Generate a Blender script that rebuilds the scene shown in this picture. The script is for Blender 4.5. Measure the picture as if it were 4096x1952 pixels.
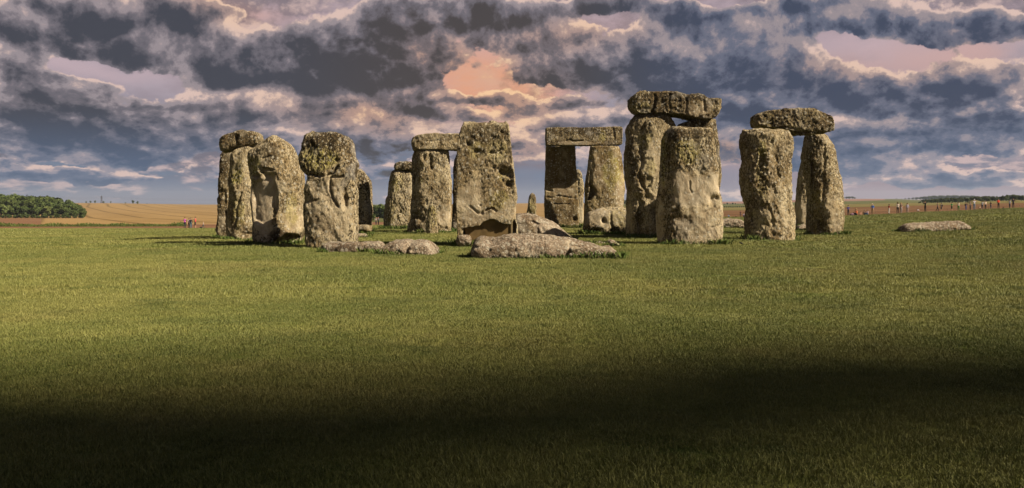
import bpy, bmesh, math, random
import numpy as np
from mathutils import Vector, Matrix

for o in list(bpy.data.objects):
    bpy.data.objects.remove(o)
S = bpy.context.scene
COL = S.collection
PI = math.pi

# ------------------------------------------------------------------ camera
F = 3600.0; CX = 2048.0; HY = 800.0; EYE = 1.7      # focal length and horizon in pixels of the 4096 px wide photograph
cam_d = bpy.data.cameras.new("camera"); cam = bpy.data.objects.new("camera", cam_d); COL.objects.link(cam)
cam.location = (0, 0, EYE); cam.rotation_euler = (PI / 2, 0, 0)
cam_d.sensor_width = 36; cam_d.lens = 36 * F / 4096
cam_d.shift_y = -(976 - HY) / 4096
cam_d.clip_start = 0.1; cam_d.clip_end = 20000
S.camera = cam

# ------------------------------------------------------------------ light
SUN_EL = math.radians(38); SUN_A = math.radians(20)          # from the right, a little from behind the camera
SUN = Vector((math.cos(SUN_EL) * math.cos(SUN_A), -math.cos(SUN_EL) * math.sin(SUN_A), math.sin(SUN_EL)))
sd = bpy.data.lights.new("sun", 'SUN'); so = bpy.data.objects.new("sun", sd); COL.objects.link(so)
sd.energy = 5.0; sd.angle = math.radians(0.55); sd.color = (1.0, 0.87, 0.68)
so.rotation_euler = SUN.to_track_quat('Z', 'Y').to_euler()
so.location = (60, -30, 60)
vs = S.view_settings
vs.view_transform = 'Standard'; vs.look = 'None'; vs.exposure = 0.0; vs.gamma = 1.0; vs.use_curve_mapping = False
S.cycles.max_bounces = 5; S.cycles.diffuse_bounces = 3; S.cycles.transparent_max_bounces = 6


def lin(r, g, b):
    f = lambda c: (c / 255 / 12.92) if c / 255 <= 0.04045 else ((c / 255 + 0.055) / 1.055) ** 2.4
    return (f(r), f(g), f(b))


class NT:
    """small helper for building node trees"""
    def __init__(s, tree): s.t = tree; s.n = tree.nodes; s.l = tree.links
    def new(s, typ, **kw):
        n = s.n.new(typ)
        for k, v in kw.items(): setattr(n, k, v)
        return n
    def put(s, sock, v):
        if isinstance(v, bpy.types.NodeSocket): s.l.new(v, sock)
        elif v is not None:
            if hasattr(sock.default_value, '__len__') and not hasattr(v, '__len__'): v = [v] * len(sock.default_value)
            if hasattr(v, '__len__') and len(sock.default_value) == 4 and len(v) == 3: v = (*v, 1)
            sock.default_value = v
    def m(s, op, a, b=None, c=None, clamp=False):
        n = s.new('ShaderNodeMath', operation=op); n.use_clamp = clamp
        for i, v in enumerate((a, b, c)):
            if v is not None: s.put(n.inputs[i], v)
        return n.outputs[0]
    def v(s, op, a, b=None, out=0):
        n = s.new('ShaderNodeVectorMath', operation=op); s.put(n.inputs[0], a)
        if b is not None: s.put(n.inputs['Scale'] if op == 'SCALE' else n.inputs[1], b)
        return n.outputs['Value'] if op in ('DOT_PRODUCT', 'LENGTH', 'DISTANCE') else n.outputs[0]
    def xyz(s, x, y, z):
        n = s.new('ShaderNodeCombineXYZ')
        for i, q in enumerate((x, y, z)): s.put(n.inputs[i], q)
        return n.outputs[0]
    def noise(s, vec, scale, detail=4, rough=0.55, lac=2.0, dist=0.0, dims='3D', col=False):
        n = s.new('ShaderNodeTexNoise', noise_dimensions=dims); s.put(n.inputs['Vector'], vec)
        s.put(n.inputs['Scale'], scale); s.put(n.inputs['Detail'], detail); s.put(n.inputs['Roughness'], rough)
        s.put(n.inputs['Lacunarity'], lac); s.put(n.inputs['Distortion'], dist)
        return n.outputs['Color' if col else 0]
    def voro(s, vec, scale, feature='F1', out='Distance', rand=1.0):
        n = s.new('ShaderNodeTexVoronoi', feature=feature); s.put(n.inputs['Vector'], vec); s.put(n.inputs['Scale'], scale)
        s.put(n.inputs['Randomness'], rand)
        return n.outputs[out]
    def mr(s, v, a, b, c=0.0, d=1.0, smooth=True):
        n = s.new('ShaderNodeMapRange'); n.interpolation_type = 'SMOOTHSTEP' if smooth else 'LINEAR'
        for i, q in enumerate((v, a, b, c, d)): s.put(n.inputs[i], q)
        return n.outputs[0]
    def mix(s, f, a, b, mode='MIX'):
        n = s.new('ShaderNodeMix', data_type='RGBA', blend_type=mode)
        s.put(n.inputs['Factor'], f); s.put(n.inputs[6], a); s.put(n.inputs[7], b)
        return n.outputs[2]
    def ramp(s, f, stops, interp='LINEAR'):
        n = s.new('ShaderNodeValToRGB'); cr = n.color_ramp; cr.interpolation = interp
        while len(cr.elements) < len(stops): cr.elements.new(0.5)
        for e, (p, c) in zip(cr.elements, stops): e.position = p; e.color = (*c, 1)
        s.put(n.inputs[0], f)
        return n.outputs[0]


# ------------------------------------------------------------------ sky: Nishita daylight under broken procedural clouds
world = bpy.data.worlds.new("World"); S.world = world; world.use_nodes = True
world.cycles.sampling_method = 'MANUAL'; world.cycles.sample_map_resolution = 192
W = NT(world.node_tree); W.n.clear()
geo = W.new('ShaderNodeTexCoord')
D = W.v('NORMALIZE', geo.outputs['Generated'])
sp = W.new('ShaderNodeSeparateXYZ'); W.l.new(D, sp.inputs[0])
AZ = W.m('ARCTAN2', sp.outputs[0], sp.outputs[1]); EL = W.m('MAXIMUM', W.m('ARCSINE', sp.outputs[2]), 0.0)
lnE = W.m('MULTIPLY', W.m('LOGARITHM', W.m('ADD', EL, 0.10), math.e), 0.29)
P0 = W.xyz(W.m('SINE', AZ), W.m('COSINE', AZ), lnE)
warp = W.v('SUBTRACT', W.noise(P0, 6.0, 4, 0.5, col=True), (0.5, 0.5, 0.5))
P = W.v('ADD', P0, W.v('SCALE', warp, 0.02))
# azimuth / elevation plane for the cloud banks, roughened so that no bank keeps a smooth outline
wq = W.new('ShaderNodeSeparateXYZ'); W.l.new(W.v('SUBTRACT', W.noise(P0, 8.0, 6, 0.6, col=True), (0.5, 0.5, 0.5)), wq.inputs[0])
ELW = W.m('ADD', EL, W.m('MULTIPLY', wq.outputs[1], 0.056))
Q = W.xyz(W.m('ADD', AZ, W.m('MULTIPLY', wq.outputs[0], 0.17)), ELW, ELW)


def azel(px, py):
    a = math.atan((px - CX) / F)
    return a, math.atan((HY - py) / F * math.cos(a))


def blob(px, py, rx, ry):
    a, e = azel(px, py)
    d = W.v('MULTIPLY', W.v('SUBTRACT', Q, (a, e, e)), (F / rx, F / ry * .7071, F / ry * .7071))
    return W.m('EXPONENT', W.m('MULTIPLY', W.v('DOT_PRODUCT', d, d), -1.0)), d


def vmadd(x, y, z):
    n = W.new('ShaderNodeVectorMath', operation='MULTIPLY_ADD'); W.put(n.inputs[0], x); W.put(n.inputs[1], y); W.put(n.inputs[2], z)
    return n.outputs[0]


def blobs(lst):
    tot = None
    for px, py, rx, ry, w in lst:
        t_ = W.m('MULTIPLY', blob(px, py, rx, ry)[0], w); tot = t_ if tot is None else W.m('ADD', tot, t_)
    return tot


# every cloud bank in view: centre, half width, half height, strength, darkness
CLOUDS = [(430, 85, 300, 90, 1, .9), (210, 150, 210, 45, .8, .8), (640, 60, 160, 60, .7, .9), (720, 235, 280, 55, .9, .8), (910, 325, 190, 60, 1, .95), (1100, 170, 160, 70, .5, .6),
    (1360, 230, 330, 115, 1.2, 1.15), (1620, 190, 190, 90, .9, 1.0), (1920, 65, 250, 65, 1, .95), (1740, 15, 160, 30, .7, .9), (2390, 30, 190, 42, 1, .9), (2720, 65, 140, 45, 1, .95),
    (3090, 40, 270, 50, 1, .9), (3010, 120, 320, 45, .7, .55), (3600, 95, 280, 42, .9, .8), (3920, 120, 200, 55, 1, .9), (2390, 225, 330, 70, 1.1, .85), (2080, 170, 170, 42, .8, .7),
    (2780, 310, 360, 110, 1, .8), (3010, 240, 250, 110, .8, .7), (3340, 345, 180, 45, 1.1, .8), (3560, 380, 190, 48, 1.1, .9), (3870, 345, 160, 65, 1.1, .8),
    (3660, 560, 430, 48, 1.1, .8), (3350, 575, 220, 38, .8, .7), (3920, 480, 260, 42, .8, .8), (190, 410, 190, 85, 1, .75), (400, 500, 230, 75, 1, .7), (470, 580, 280, 36, 1, .95),
    (810, 520, 210, 55, .7, .5), (860, 430, 200, 40, .6, .45), (1430, 400, 240, 28, .7, .6), (1270, 465, 290, 42, .9, .25), (1560, 485, 80, 50, .9, .1), (1830, 375, 260, 22, .6, .5), (1830, 430, 320, 26, .7, .5), (2230, 395, 150, 28, .8, .6),
    (1500, 570, 380, 50, .8, .75), (2350, 470, 300, 45, .6, .5), (207, 612, 110, 22, .9, .15), (453, 640, 85, 26, 1, .1), (40, 535, 80, 24, .8, .2), (3420, 505, 120, 36, 1, .15), (3480, 665, 140, 38, .9, .3), (3800, 715, 160, 26, .9, .55),
    (2880, 597, 55, 30, 1, .1), (2080, 570, 100, 60, 1, .12), (2275, 135, 100, 28, 1, .08), (880, 40, 120, 34, .9, .05), (3300, 270, 130, 50, .6, .2), (350, 705, 420, 22, .7, .6), (3150, 540, 160, 50, .5, .5), (60, 270, 90, 90, .5, .5), (1150, 590, 260, 50, .7, .6), (700, 610, 220, 40, .5, .4), (2560, 560, 260, 50, .7, .6), (1350, 690, 380, 35, .5, .6), (3150, 630, 240, 40, .6, .5), (2950, 440, 220, 60, .6, .7), (1250, 320, 240, 40, .7, .7), (1000, 440, 160, 50, .6, .5), (2150, 270, 120, 50, .5, .6), (2620, 140, 180, 50, .6, .4), (1450, 70, 260, 60, .6, .45), (3150, 420, 180, 40, .6, .5), (2300, 650, 300, 40, .4, .5)]
acc = (0.0, 0.0, 0.0)
for (px, py, rx, ry, w_, dk_) in CLOUDS:
    g_, d_ = blob(px, py, rx * 1.0, ry * 0.92)
    acc = W.v('ADD', acc, W.v('SCALE', vmadd(d_, (0.0, 0.0, 1.414), (w_, w_ * dk_, 0.0)), g_))
s1 = W.new('ShaderNodeSeparateXYZ'); W.l.new(acc, s1.inputs[0])
over = W.mr(EL, 0.20, 0.45, 0.0, 1.3)                # denser, darker cover added overhead out of view to deepen foreground shade
bank = W.m('ADD', s1.outputs[0], over)
darkn = W.m('DIVIDE', W.m('ADD', s1.outputs[1], W.m('MULTIPLY', over, 1.05)), W.m('ADD', bank, 0.12))
rise = W.m('DIVIDE', s1.outputs[2], W.m('ADD', s1.outputs[0], 0.25))


def puff(vec, sc):
    n = W.new('ShaderNodeTexVoronoi', feature='F1'); W.put(n.inputs['Vector'], vec); W.put(n.inputs['Scale'], sc); W.put(n.inputs['Detail'], 4.0); W.put(n.inputs['Roughness'], 0.55); W.put(n.inputs['Lacunarity'], 2.3)
    n.normalize = True
    return n.outputs['Distance']


Pv = W.v('ADD', P, W.v('SCALE', warp, 0.02))
off = W.xyz(0.009, 0.0, 0.013)
n1 = W.noise(P, 5.2, 11, 0.56)
p0 = puff(W.v('ADD', Pv, (2.3, 0.7, 1.1)), 8.0)
p1 = puff(Pv, 17.0); p1l = puff(W.v('ADD', Pv, off), 17.0)
openg0 = blobs([(140, 215, 200, 55, .9), (480, 300, 330, 45, .9), (830, 400, 300, 40, .6), (1760, 170, 95, 95, 1.2), (1870, 260, 160, 85, 1.2), (2000, 330, 220, 95, 1.2), (2120, 400, 200, 65, 1), (1950, 440, 280, 38, .5), (3420, 200, 300, 75, 1), (3900, 230, 200, 60, .7), (1150, 50, 300, 50, .5), (3200, 650, 700, 50, .35)])
openg = W.m('MINIMUM', openg0, 1.0)
n2 = W.noise(P, 20.0, 7, 0.66)
dens = W.m('ADD', W.m('ADD', W.m('MULTIPLY', W.m('SUBTRACT', n1, 0.5), 2.0), W.m('MULTIPLY', W.m('ADD', W.m('MULTIPLY', W.m('SUBTRACT', 0.40, p1), 0.72), W.m('MULTIPLY', W.m('SUBTRACT', 0.40, p0), 0.75)), 1.25)), W.m('SUBTRACT', W.m('MULTIPLY', W.m('SUBTRACT', 1.0, W.m('EXPONENT', W.m('MULTIPLY', bank, -1.25))), 1.0), W.m('ADD', 0.35, W.m('MULTIPLY', openg, 0.24))))
dens = W.m('ADD', dens, W.m('MULTIPLY', W.m('SUBTRACT', n2, 0.5), 0.6))
alpha = W.mr(dens, -0.02, 0.07)
core = W.mr(dens, 0.0, 0.85, smooth=False)
grad = W.m('MULTIPLY', W.m('SUBTRACT', p1l, p1), 2.6)
warm = W.m('MINIMUM', blobs([(1900, 280, 260, 120, .8), (2080, 380, 260, 100, .8), (1350, 440, 380, 80, .42), (880, 40, 260, 70, .5), (2080, 590, 140, 110, .6), (2275, 130, 250, 60, .5), (3950, 230, 250, 120, .3), (1550, 480, 180, 80, .5), (3350, 300, 300, 60, .35), (1680, 200, 160, 120, .4), (2880, 597, 80, 50, .8)]), 1.0)
lowf = W.mr(EL, 0.10, 0.02)
# thin high veil behind the banks
st = W.noise(W.v('MULTIPLY', P0, (1.0, 1.0, 2.2)), 7.0, 9, 0.62)
sky_c = W.ramp(W.m('MULTIPLY', EL, 4.0), [(0.0, lin(136, 134, 148)), (0.10, lin(104, 120, 146)), (0.26, lin(106, 120, 146)), (0.46, lin(154, 146, 160)), (0.75, lin(190, 166, 172)), (1.0, lin(172, 154, 164))])
right = W.mr(AZ, 0.05, 0.40)
sky_c = W.mix(W.m('MULTIPLY', right, W.mr(EL, 0.075, 0.01)), sky_c, lin(164, 146, 156))
nis = W.new('ShaderNodeTexSky', sky_type='NISHITA'); nis.sun_disc = False
nis.sun_elevation = SUN_EL; nis.sun_rotation = PI / 2 + SUN_A; nis.air_density = 1.2; nis.dust_density = 2.0
sky_c = W.mix(0.10, sky_c, W.v('SCALE', nis.outputs[0], 0.085))
veil = W.m('MULTIPLY', W.mr(st, 0.42, 0.62), W.m('MULTIPLY', W.m('SUBTRACT', 1.0, W.m('MULTIPLY', openg, 0.62)), W.mr(EL, 0.005, 0.04)))
sky_c = W.mix(W.m('MULTIPLY', veil, 0.85), sky_c, W.mix(warm, lin(116, 108, 118), lin(136, 108, 100)))
sky_c = W.mix(W.m('MULTIPLY', openg, 0.55), sky_c, lin(206, 178, 182))
sky_c = W.mix(W.m('MULTIPLY', warm, W.m('MULTIPLY', W.mr(openg, 0.0, 0.6, 0.25, 0.95), W.mr(veil, 0.5, 0.0, 0.55, 1.0))), sky_c, lin(226, 162, 128))
# cloud light: dark flat bases, bright billowing tops and thin edges
tone = W.m('ADD', W.m('MULTIPLY', W.m('SUBTRACT', 1.0, darkn), 0.55), W.m('MULTIPLY', rise, 0.42))
tone = W.m('ADD', W.m('SUBTRACT', tone, 0.07), W.m('MULTIPLY', grad, 1.35))
tone = W.m('ADD', tone, W.m('MULTIPLY', W.m('SUBTRACT', 0.68, core), 0.45))
tone = W.m('ADD', tone, W.m('MULTIPLY', W.mr(core, 0.30, 0.02), W.mr(rise, -0.5, 0.4, 0.05, 0.38)))
tone = W.m('ADD', tone, W.m('MULTIPLY', W.m('SUBTRACT', n2, 0.5), 0.8))
hi = W.mix(warm, lin(218, 190, 180), lin(246, 202, 158))
mid_hi = W.mix(warm, W.mix(lowf, lin(152, 141, 146), lin(146, 142, 154)), lin(184, 146, 128))
mid_lo = W.mix(lowf, W.mix(W.mr(AZ, 0.05, 0.25), lin(110, 105, 113), lin(104, 108, 126)), lin(102, 113, 136))
mid_lo = W.mix(W.m('MULTIPLY', warm, 0.7), mid_lo, lin(122, 104, 100))
dark_c = W.mix(lowf, W.mix(W.mr(AZ, 0.05, 0.25), lin(68, 70, 80), lin(66, 74, 94)), lin(78, 95, 122))
dark_c = W.mix(W.m('MULTIPLY', W.mr(AZ, -0.30, -0.1), W.mr(AZ, 0.16, 0.0)), dark_c, lin(74, 69, 70))
cl = W.mix(W.mr(tone, -0.10, 0.30), dark_c, mid_lo)
cl = W.mix(W.mr(tone, 0.26, 0.58), cl, mid_hi)
cl = W.mix(W.mr(tone, 0.62, 1.0), cl, hi)
# ragged small cloudlets drifting through the openings
P4 = W.v('ADD', W.v('MULTIPLY', P, (1.0, 1.0, 1.5)), (5.1, 2.2, 0.9))
f1 = W.noise(P4, 9.0, 10, 0.62)
f1l = W.noise(W.v('ADD', P4, W.v('MULTIPLY', off, (1.0, 1.0, 1.5))), 9.0, 6, 0.62)
fa = W.mr(f1, 0.515, 0.60)
ft = W.mr(W.m('SUBTRACT', f1, f1l), -0.05, 0.07)
fc = W.mix(ft, W.mix(warm, W.mix(lowf, lin(122, 114, 124), lin(110, 118, 138)), lin(150, 116, 106)), W.mix(warm, lin(208, 182, 178), lin(244, 198, 150)))
sky_c = W.mix(W.m('MULTIPLY', fa, 0.8), sky_c, fc)
sky_c = W.mix(W.m('MULTIPLY', W.mr(st, 0.45, 0.65), W.m('MULTIPLY', openg, 0.35)), sky_c, W.mix(warm, lin(176, 160, 172), lin(238, 186, 132)))
out_c = W.mix(alpha, sky_c, cl)
out_c = W.mix(W.mr(sp.outputs[2], 0.0, -0.02), out_c, lin(70, 72, 50))
STRENGTH = 0.07
EXPO = 1.05                        # the sky colours above are as seen in the picture, so the camera's exposure is taken out
bg = W.new('ShaderNodeBackground'); W.put(bg.inputs[1], STRENGTH)
W.l.new(W.v('SCALE', out_c, 2 ** -EXPO / STRENGTH), bg.inputs[0])
wo = W.new('ShaderNodeOutputWorld'); W.l.new(bg.outputs[0], wo.inputs[0])
vs.exposure = EXPO


# ------------------------------------------------------------------ numeric noise
def _hash(ix, iy, iz, seed):
    h = (ix * 374761393 + iy * 668265263 + iz * 2147483647 + seed * 974634777) & 0xffffffff
    h = ((h ^ (h >> 13)) * 1274126177) & 0xffffffff
    h = (h ^ (h >> 16)) & 0xffffffff
    return h / 4294967295.0


def vnoise(p, seed=0):
    i = np.floor(p).astype(np.int64); f = p - i; f = f * f * f * (f * (f * 6 - 15) + 10)
    x, y, z = i[:, 0], i[:, 1], i[:, 2]; r = 0
    for dx in (0, 1):
        wx = f[:, 0] if dx else 1 - f[:, 0]
        for dy in (0, 1):
            wy = f[:, 1] if dy else 1 - f[:, 1]
            for dz in (0, 1):
                wz = f[:, 2] if dz else 1 - f[:, 2]
                r = r + wx * wy * wz * _hash(x + dx, y + dy, z + dz, seed)
    return r * 2 - 1


def fbm(p, seed=0, octv=3, gain=0.5):
    r = 0; a = 1.0
    for k in range(octv):
        r = r + a * vnoise(p * 2.03 ** k + 17.3 * k, seed + k); a *= gain
    return r


def sstep(x, a, b):
    t = np.clip((x - a) / (b - a), 0, 1); return t * t * (3 - 2 * t)


# ------------------------------------------------------------------ terrain
T_PX = np.array([-3000, 340, 850, 1200, 1540, 2140, 2500, 2900, 3400, 3580, 3700, 4096, 7000], float)
T_Y = np.array([35, 45, 60, 90, 145, 160, 200, 300, 500, 800, 1500, 2500, 6000], float)
T_PY = np.array([
    [978, 957, 940, 925, 914, 908, 901, 885, 868, 845, 822, 816, 817],
    [978, 957, 940, 925, 914, 907, 899, 886, 872, 850, 812, 812, 814],
    [976, 945, 930, 920, 914, 906, 899, 888, 870, 848, 822, 818, 818],
    [975, 938, 915, 909, 907, 902, 895, 886, 872, 850, 822, 818, 818],
    [975, 936, 907, 904, 902, 897, 889, 883, 880, 850, 822, 818, 818],
    [975, 936, 903, 893, 890, 885, 880, 870, 855, 838, 815, 813, 814],
    [975, 936, 901, 884, 878, 870, 862, 850, 835, 825, 817, 812, 813],
    [975, 936, 900, 880, 869, 866, 858, 842, 833, 828, 818, 806, 808],
    [975, 936, 902, 880, 862, 858, 848, 829, 822, 816, 808, 795, 798],
    [972, 933, 899, 873, 855, 851, 843, 825, 819, 812, 802, 796, 798],
    [970, 930, 897, 868, 847, 843, 835, 822, 814, 812, 806, 800, 801],
    [960, 915, 885, 852, 832, 828, 821, 812, 804, 803, 800, 796, 799],
    [960, 912, 880, 848, 826, 822, 815, 808, 802, 801, 798, 796, 799]], float)
T_Z = EYE - (T_PY - HY) / F * T_Y[None, :]
T_Y2 = np.concatenate([[-400, 22], T_Y]); T_Z2 = np.concatenate([np.zeros((len(T_PX), 2)), T_Z], 1)
LT = np.log(np.maximum(T_Y2 + 420, 1))


def tz(x, y):
    x = np.atleast_1d(np.asarray(x, float)); y = np.atleast_1d(np.asarray(y, float))
    x, y = np.broadcast_arrays(x, y)
    px = np.clip(CX + F * x / np.maximum(y, 22), T_PX[0], T_PX[-1])
    cols = np.stack([np.interp(y, T_Y2, T_Z2[k]) for k in range(len(T_PX))])
    j = np.clip(np.searchsorted(T_PX, px) - 1, 0, len(T_PX) - 2)
    t = (px - T_PX[j]) / (T_PX[j + 1] - T_PX[j]); t = t * t * (3 - 2 * t)
    idx = np.arange(x.size).reshape(x.shape)
    c2 = cols.reshape(len(T_PX), -1); jf = j.ravel(); ii = idx.ravel()
    return ((1 - t).ravel() * c2[jf, ii] + t.ravel() * c2[jf + 1, ii]).reshape(x.shape)


def ground_y(px, py):
    """forward distance at which the ground is seen at pixel (px, py)"""
    ys = np.exp(np.linspace(math.log(5), math.log(600), 3000)); xs = (px - CX) / F * ys
    pp = HY + F * (EYE - tz(xs, ys)) / ys
    k = np.argmax(pp <= py)
    return float(ys[k]) if k > 0 else 140.0


# ------------------------------------------------------------------ object helpers
def tag(o, label=None, cat=None, group=None, kind=None):
    if label: o['label'] = label
    if cat: o['category'] = cat
    if group: o['group'] = group
    if kind: o['kind'] = kind
    return o


def mesh(name, verts, faces, mats=(), smooth=True, mi=None):
    me = bpy.data.meshes.new(name)
    V = np.asarray(verts, np.float32); me.vertices.add(len(V)); me.vertices.foreach_set('co', V.ravel())
    if len(faces) == 0:
        me.update(); return me
    if isinstance(faces, np.ndarray):
        n, k = faces.shape; me.loops.add(n * k); me.loops.foreach_set('vertex_index', faces.astype(np.int32).ravel())
        me.polygons.add(n); me.polygons.foreach_set('loop_start', np.arange(0, n * k, k, dtype=np.int32))
    else:
        lens = [len(f) for f in faces]; me.loops.add(sum(lens)); me.loops.foreach_set('vertex_index', [i for f in faces for i in f])
        me.polygons.add(len(lens)); me.polygons.foreach_set('loop_start', np.concatenate([[0], np.cumsum(lens)[:-1]]).astype(np.int32))
    for m in mats: me.materials.append(m)
    if mi is not None: me.polygons.foreach_set('material_index', np.asarray(mi, np.int32))
    me.polygons.foreach_set('use_smooth', [smooth] * len(me.polygons))
    me.update(calc_edges=True); me.validate()
    return me


def obj(name, me, parent=None, loc=(0, 0, 0)):
    o = bpy.data.objects.new(name, me); COL.objects.link(o); o.location = loc
    if parent is not None: o.parent = parent
    return o


def material(name):
    m = bpy.data.materials.new(name); m.use_nodes = True; t = NT(m.node_tree); t.n.clear()
    b = t.new('ShaderNodeBsdfPrincipled'); o = t.new('ShaderNodeOutputMaterial'); t.l.new(b.outputs[0], o.inputs[0])
    b.inputs['Roughness'].default_value = 0.9; b.inputs['Specular IOR Level'].default_value = 0.2
    return m, t, b


def plain(name, col, rough=0.85, var=0.25, scale=9.0):
    m, t, b = material(name)
    tc = t.new('ShaderNodeTexCoord').outputs['Object']
    f = t.mr(t.noise(tc, scale, 4), 0.3, 0.7)
    t.l.new(t.mix(f, tuple(c * (1 - var) for c in col), tuple(min(1, c * (1 + var)) for c in col)), b.inputs['Base Color'])
    b.inputs['Roughness'].default_value = rough
    return m


# ------------------------------------------------------------------ grass and field materials
def grass_colour(t, pos, blades):
    big = t.noise(pos, 0.16, 5, 0.6); mid = t.noise(pos, 0.9, 4, 0.6); fine = t.noise(pos, 9.0, 3, 0.6)
    c = t.mix(t.mr(big, 0.38, 0.62), (0.105, 0.132, 0.027), (0.240, 0.232, 0.066))
    c = t.mix(t.mr(t.noise(t.v('MULTIPLY', pos, (0.7, 1.0, 1.0)), 0.9, 6, 0.75), 0.50, 0.64, 0, 0.85), c, (0.048, 0.072, 0.014))
    dry = t.m('MULTIPLY', t.mr(t.noise(t.v('ADD', pos, (40, 7, 0)), 0.22, 5, 0.65), 0.50, 0.70), 0.62)
    c = t.mix(dry, c, (0.23, 0.19, 0.065))
    return t.mix(t.mr(fine, 0.3, 0.7, 0.0, 0.5), c, t.mix(0.5, c, (0.05, 0.065, 0.012)))


m_lawn, t, b = material("lawn_grass")
pos = t.new('ShaderNodeNewGeometry').outputs['Position']
c = grass_colour(t, pos, False)
sx = t.v('MULTIPLY', pos, (1.0, 0.55, 1.0))
speck = t.noise(sx, 6.0, 6, 0.75)
c = t.mix(t.mr(speck, 0.42, 0.60, 0.55, 0.0), c, (0.035, 0.045, 0.008))
sp3 = t.new('ShaderNodeSeparateXYZ'); t.l.new(pos, sp3.inputs[0])
far = t.mr(sp3.outputs[1], 55, 130)
c = t.mix(t.m('MULTIPLY', far, t.mr(t.noise(t.v('MULTIPLY', pos, (0.02, 0.16, 0.16)), 1.0, 5, 0.6), 0.35, 0.65, 0.0, 0.6)), c, (0.085, 0.12, 0.022))
t.l.new(c, b.inputs['Base Color']); b.inputs['Roughness'].default_value = 0.95; b.inputs['Specular IOR Level'].default_value = 0.05
bp = t.new('ShaderNodeBump'); t.put(bp.inputs['Strength'], 0.9); t.put(bp.inputs['Distance'], 0.08)
t.l.new(t.m('ADD', speck, t.noise(pos, 22.0, 3, 0.6)), bp.inputs['Height']); t.l.new(bp.outputs[0], b.inputs['Normal'])

m_blade, t, b = material("grass_blades")
pos = t.new('ShaderNodeNewGeometry').outputs['Position']
rnd = t.new('ShaderNodeObjectInfo').outputs['Random']
c = grass_colour(t, pos, True)
c = t.mix(t.mr(t.noise(pos, 60.0, 2, 0.5), 0.35, 0.65, 0.0, 0.55), c, (0.30, 0.27, 0.085))
c = t.mix(t.m('MULTIPLY', rnd, 0.5), c, (0.055, 0.078, 0.015))
t.l.new(c, b.inputs['Base Color']); b.inputs['Roughness'].default_value = 0.6; b.inputs['Specular IOR Level'].default_value = 0.25

m_tuft, t, b = material("long_grass")
pos = t.new('ShaderNodeNewGeometry').outputs['Position']
t.l.new(t.mix(t.mr(t.noise(pos, 5.0, 3), 0.35, 0.65), (0.035, 0.065, 0.012), (0.095, 0.115, 0.025)), b.inputs['Base Color'])


def field_mat(name, c1, c2, lines=None, sc=0.03):
    m, t, b = material(name)
    pos = t.new('ShaderNodeNewGeometry').outputs['Position']
    c = t.mix(t.mr(t.noise(pos, sc, 6, 0.65), 0.35, 0.65), c1, c2)
    c = t.mix(t.mr(t.noise(t.v('MULTIPLY', pos, (0.25, 2, 1)), 0.6, 5, 0.7), 0.45, 0.7, 0.0, 0.3), c, tuple(x * 0.62 for x in c1))
    if lines:
        dirx, diry, per, dist, amount = lines
        d = t.v('DOT_PRODUCT', pos, (dirx, diry, 0))
        d = t.m('ADD', d, t.m('MULTIPLY', t.m('SUBTRACT', t.noise(pos, 0.0011, 1, 0.4), 0.5), dist))
        w = t.m('ABSOLUTE', t.m('SUBTRACT', t.m('FRACT', t.m('DIVIDE', d, per)), 0.5))
        wide = t.mr(t.m('ABSOLUTE', t.m('SUBTRACT', t.m('FRACT', t.m('DIVIDE', d, per * 2.7)), 0.5)), 0.0, 0.5, 0.0, 0.28)
        c = t.mix(wide, c, tuple(min(1, x * 1.25) for x in c2))
        c = t.mix(t.mr(w, 0.10, 0.02, 0.0, amount), c, tuple(x * 0.5 for x in c1))
    t.l.new(c, b.inputs['Base Color']); b.inputs['Roughness'].default_value = 1.0; b.inputs['Specular IOR Level'].default_value = 0.0
    return m


m_gold = field_mat("ripe_wheat", (0.195, 0.125, 0.052), (0.245, 0.163, 0.074), (0.89, 0.45, 24.0, 60.0, 0.75))
m_red = field_mat("bare_soil_stubble", (0.135, 0.072, 0.042), (0.18, 0.102, 0.060), (0.1, 1.0, 19.0, 20.0, 0.5))
m_plough = field_mat("ploughed_soil", (0.100, 0.056, 0.031), (0.138, 0.080, 0.046), (0.55, 0.8, 40.0, 60.0, 0.35))
m_mead = field_mat("meadow_grass", (0.105, 0.092, 0.038), (0.15, 0.122, 0.052), (0.1, 1.0, 90.0, 60.0, 0.3))
m_green = field_mat("green_pasture", (0.075, 0.080, 0.030), (0.10, 0.098, 0.040), None)
m_pink = field_mat("pale_stubble", (0.17, 0.098, 0.075), (0.21, 0.122, 0.092), (1.0, 0.3, 200.0, 100.0, 0.3))

# ------------------------------------------------------------------ lawn and fields
xs = np.concatenate([-np.geomspace(1200, 90, 22)[:-1], np.arange(-90, 91, 1.0), np.geomspace(90, 1200, 22)[1:]])
ys = np.concatenate([np.linspace(-400, 0, 24)[:-1], np.arange(0, 146, 1.0)])
X, Y = np.meshgrid(xs, ys); Z = tz(X, Y)
pn = np.stack([X.ravel() * 0.22, Y.ravel() * 0.22, np.zeros(X.size)], 1)
Z = Z + 0.035 * fbm(pn, 5, 3).reshape(X.shape) * sstep(Y, 2, 8)


def grid_faces(nr, ncl):
    i = np.arange(nr - 1)[:, None] * ncl + np.arange(ncl - 1)[None, :]
    return np.stack([i, i + 1, i + ncl + 1, i + ncl], -1).reshape(-1, 4)


lawn = obj("lawn", mesh("lawn", np.stack([X, Y, Z], -1).reshape(-1, 3), grid_faces(len(ys), len(xs)), [m_lawn]))
tag(lawn, "wide mown lawn running from the foreground to the visitors' path", kind='structure')


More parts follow.
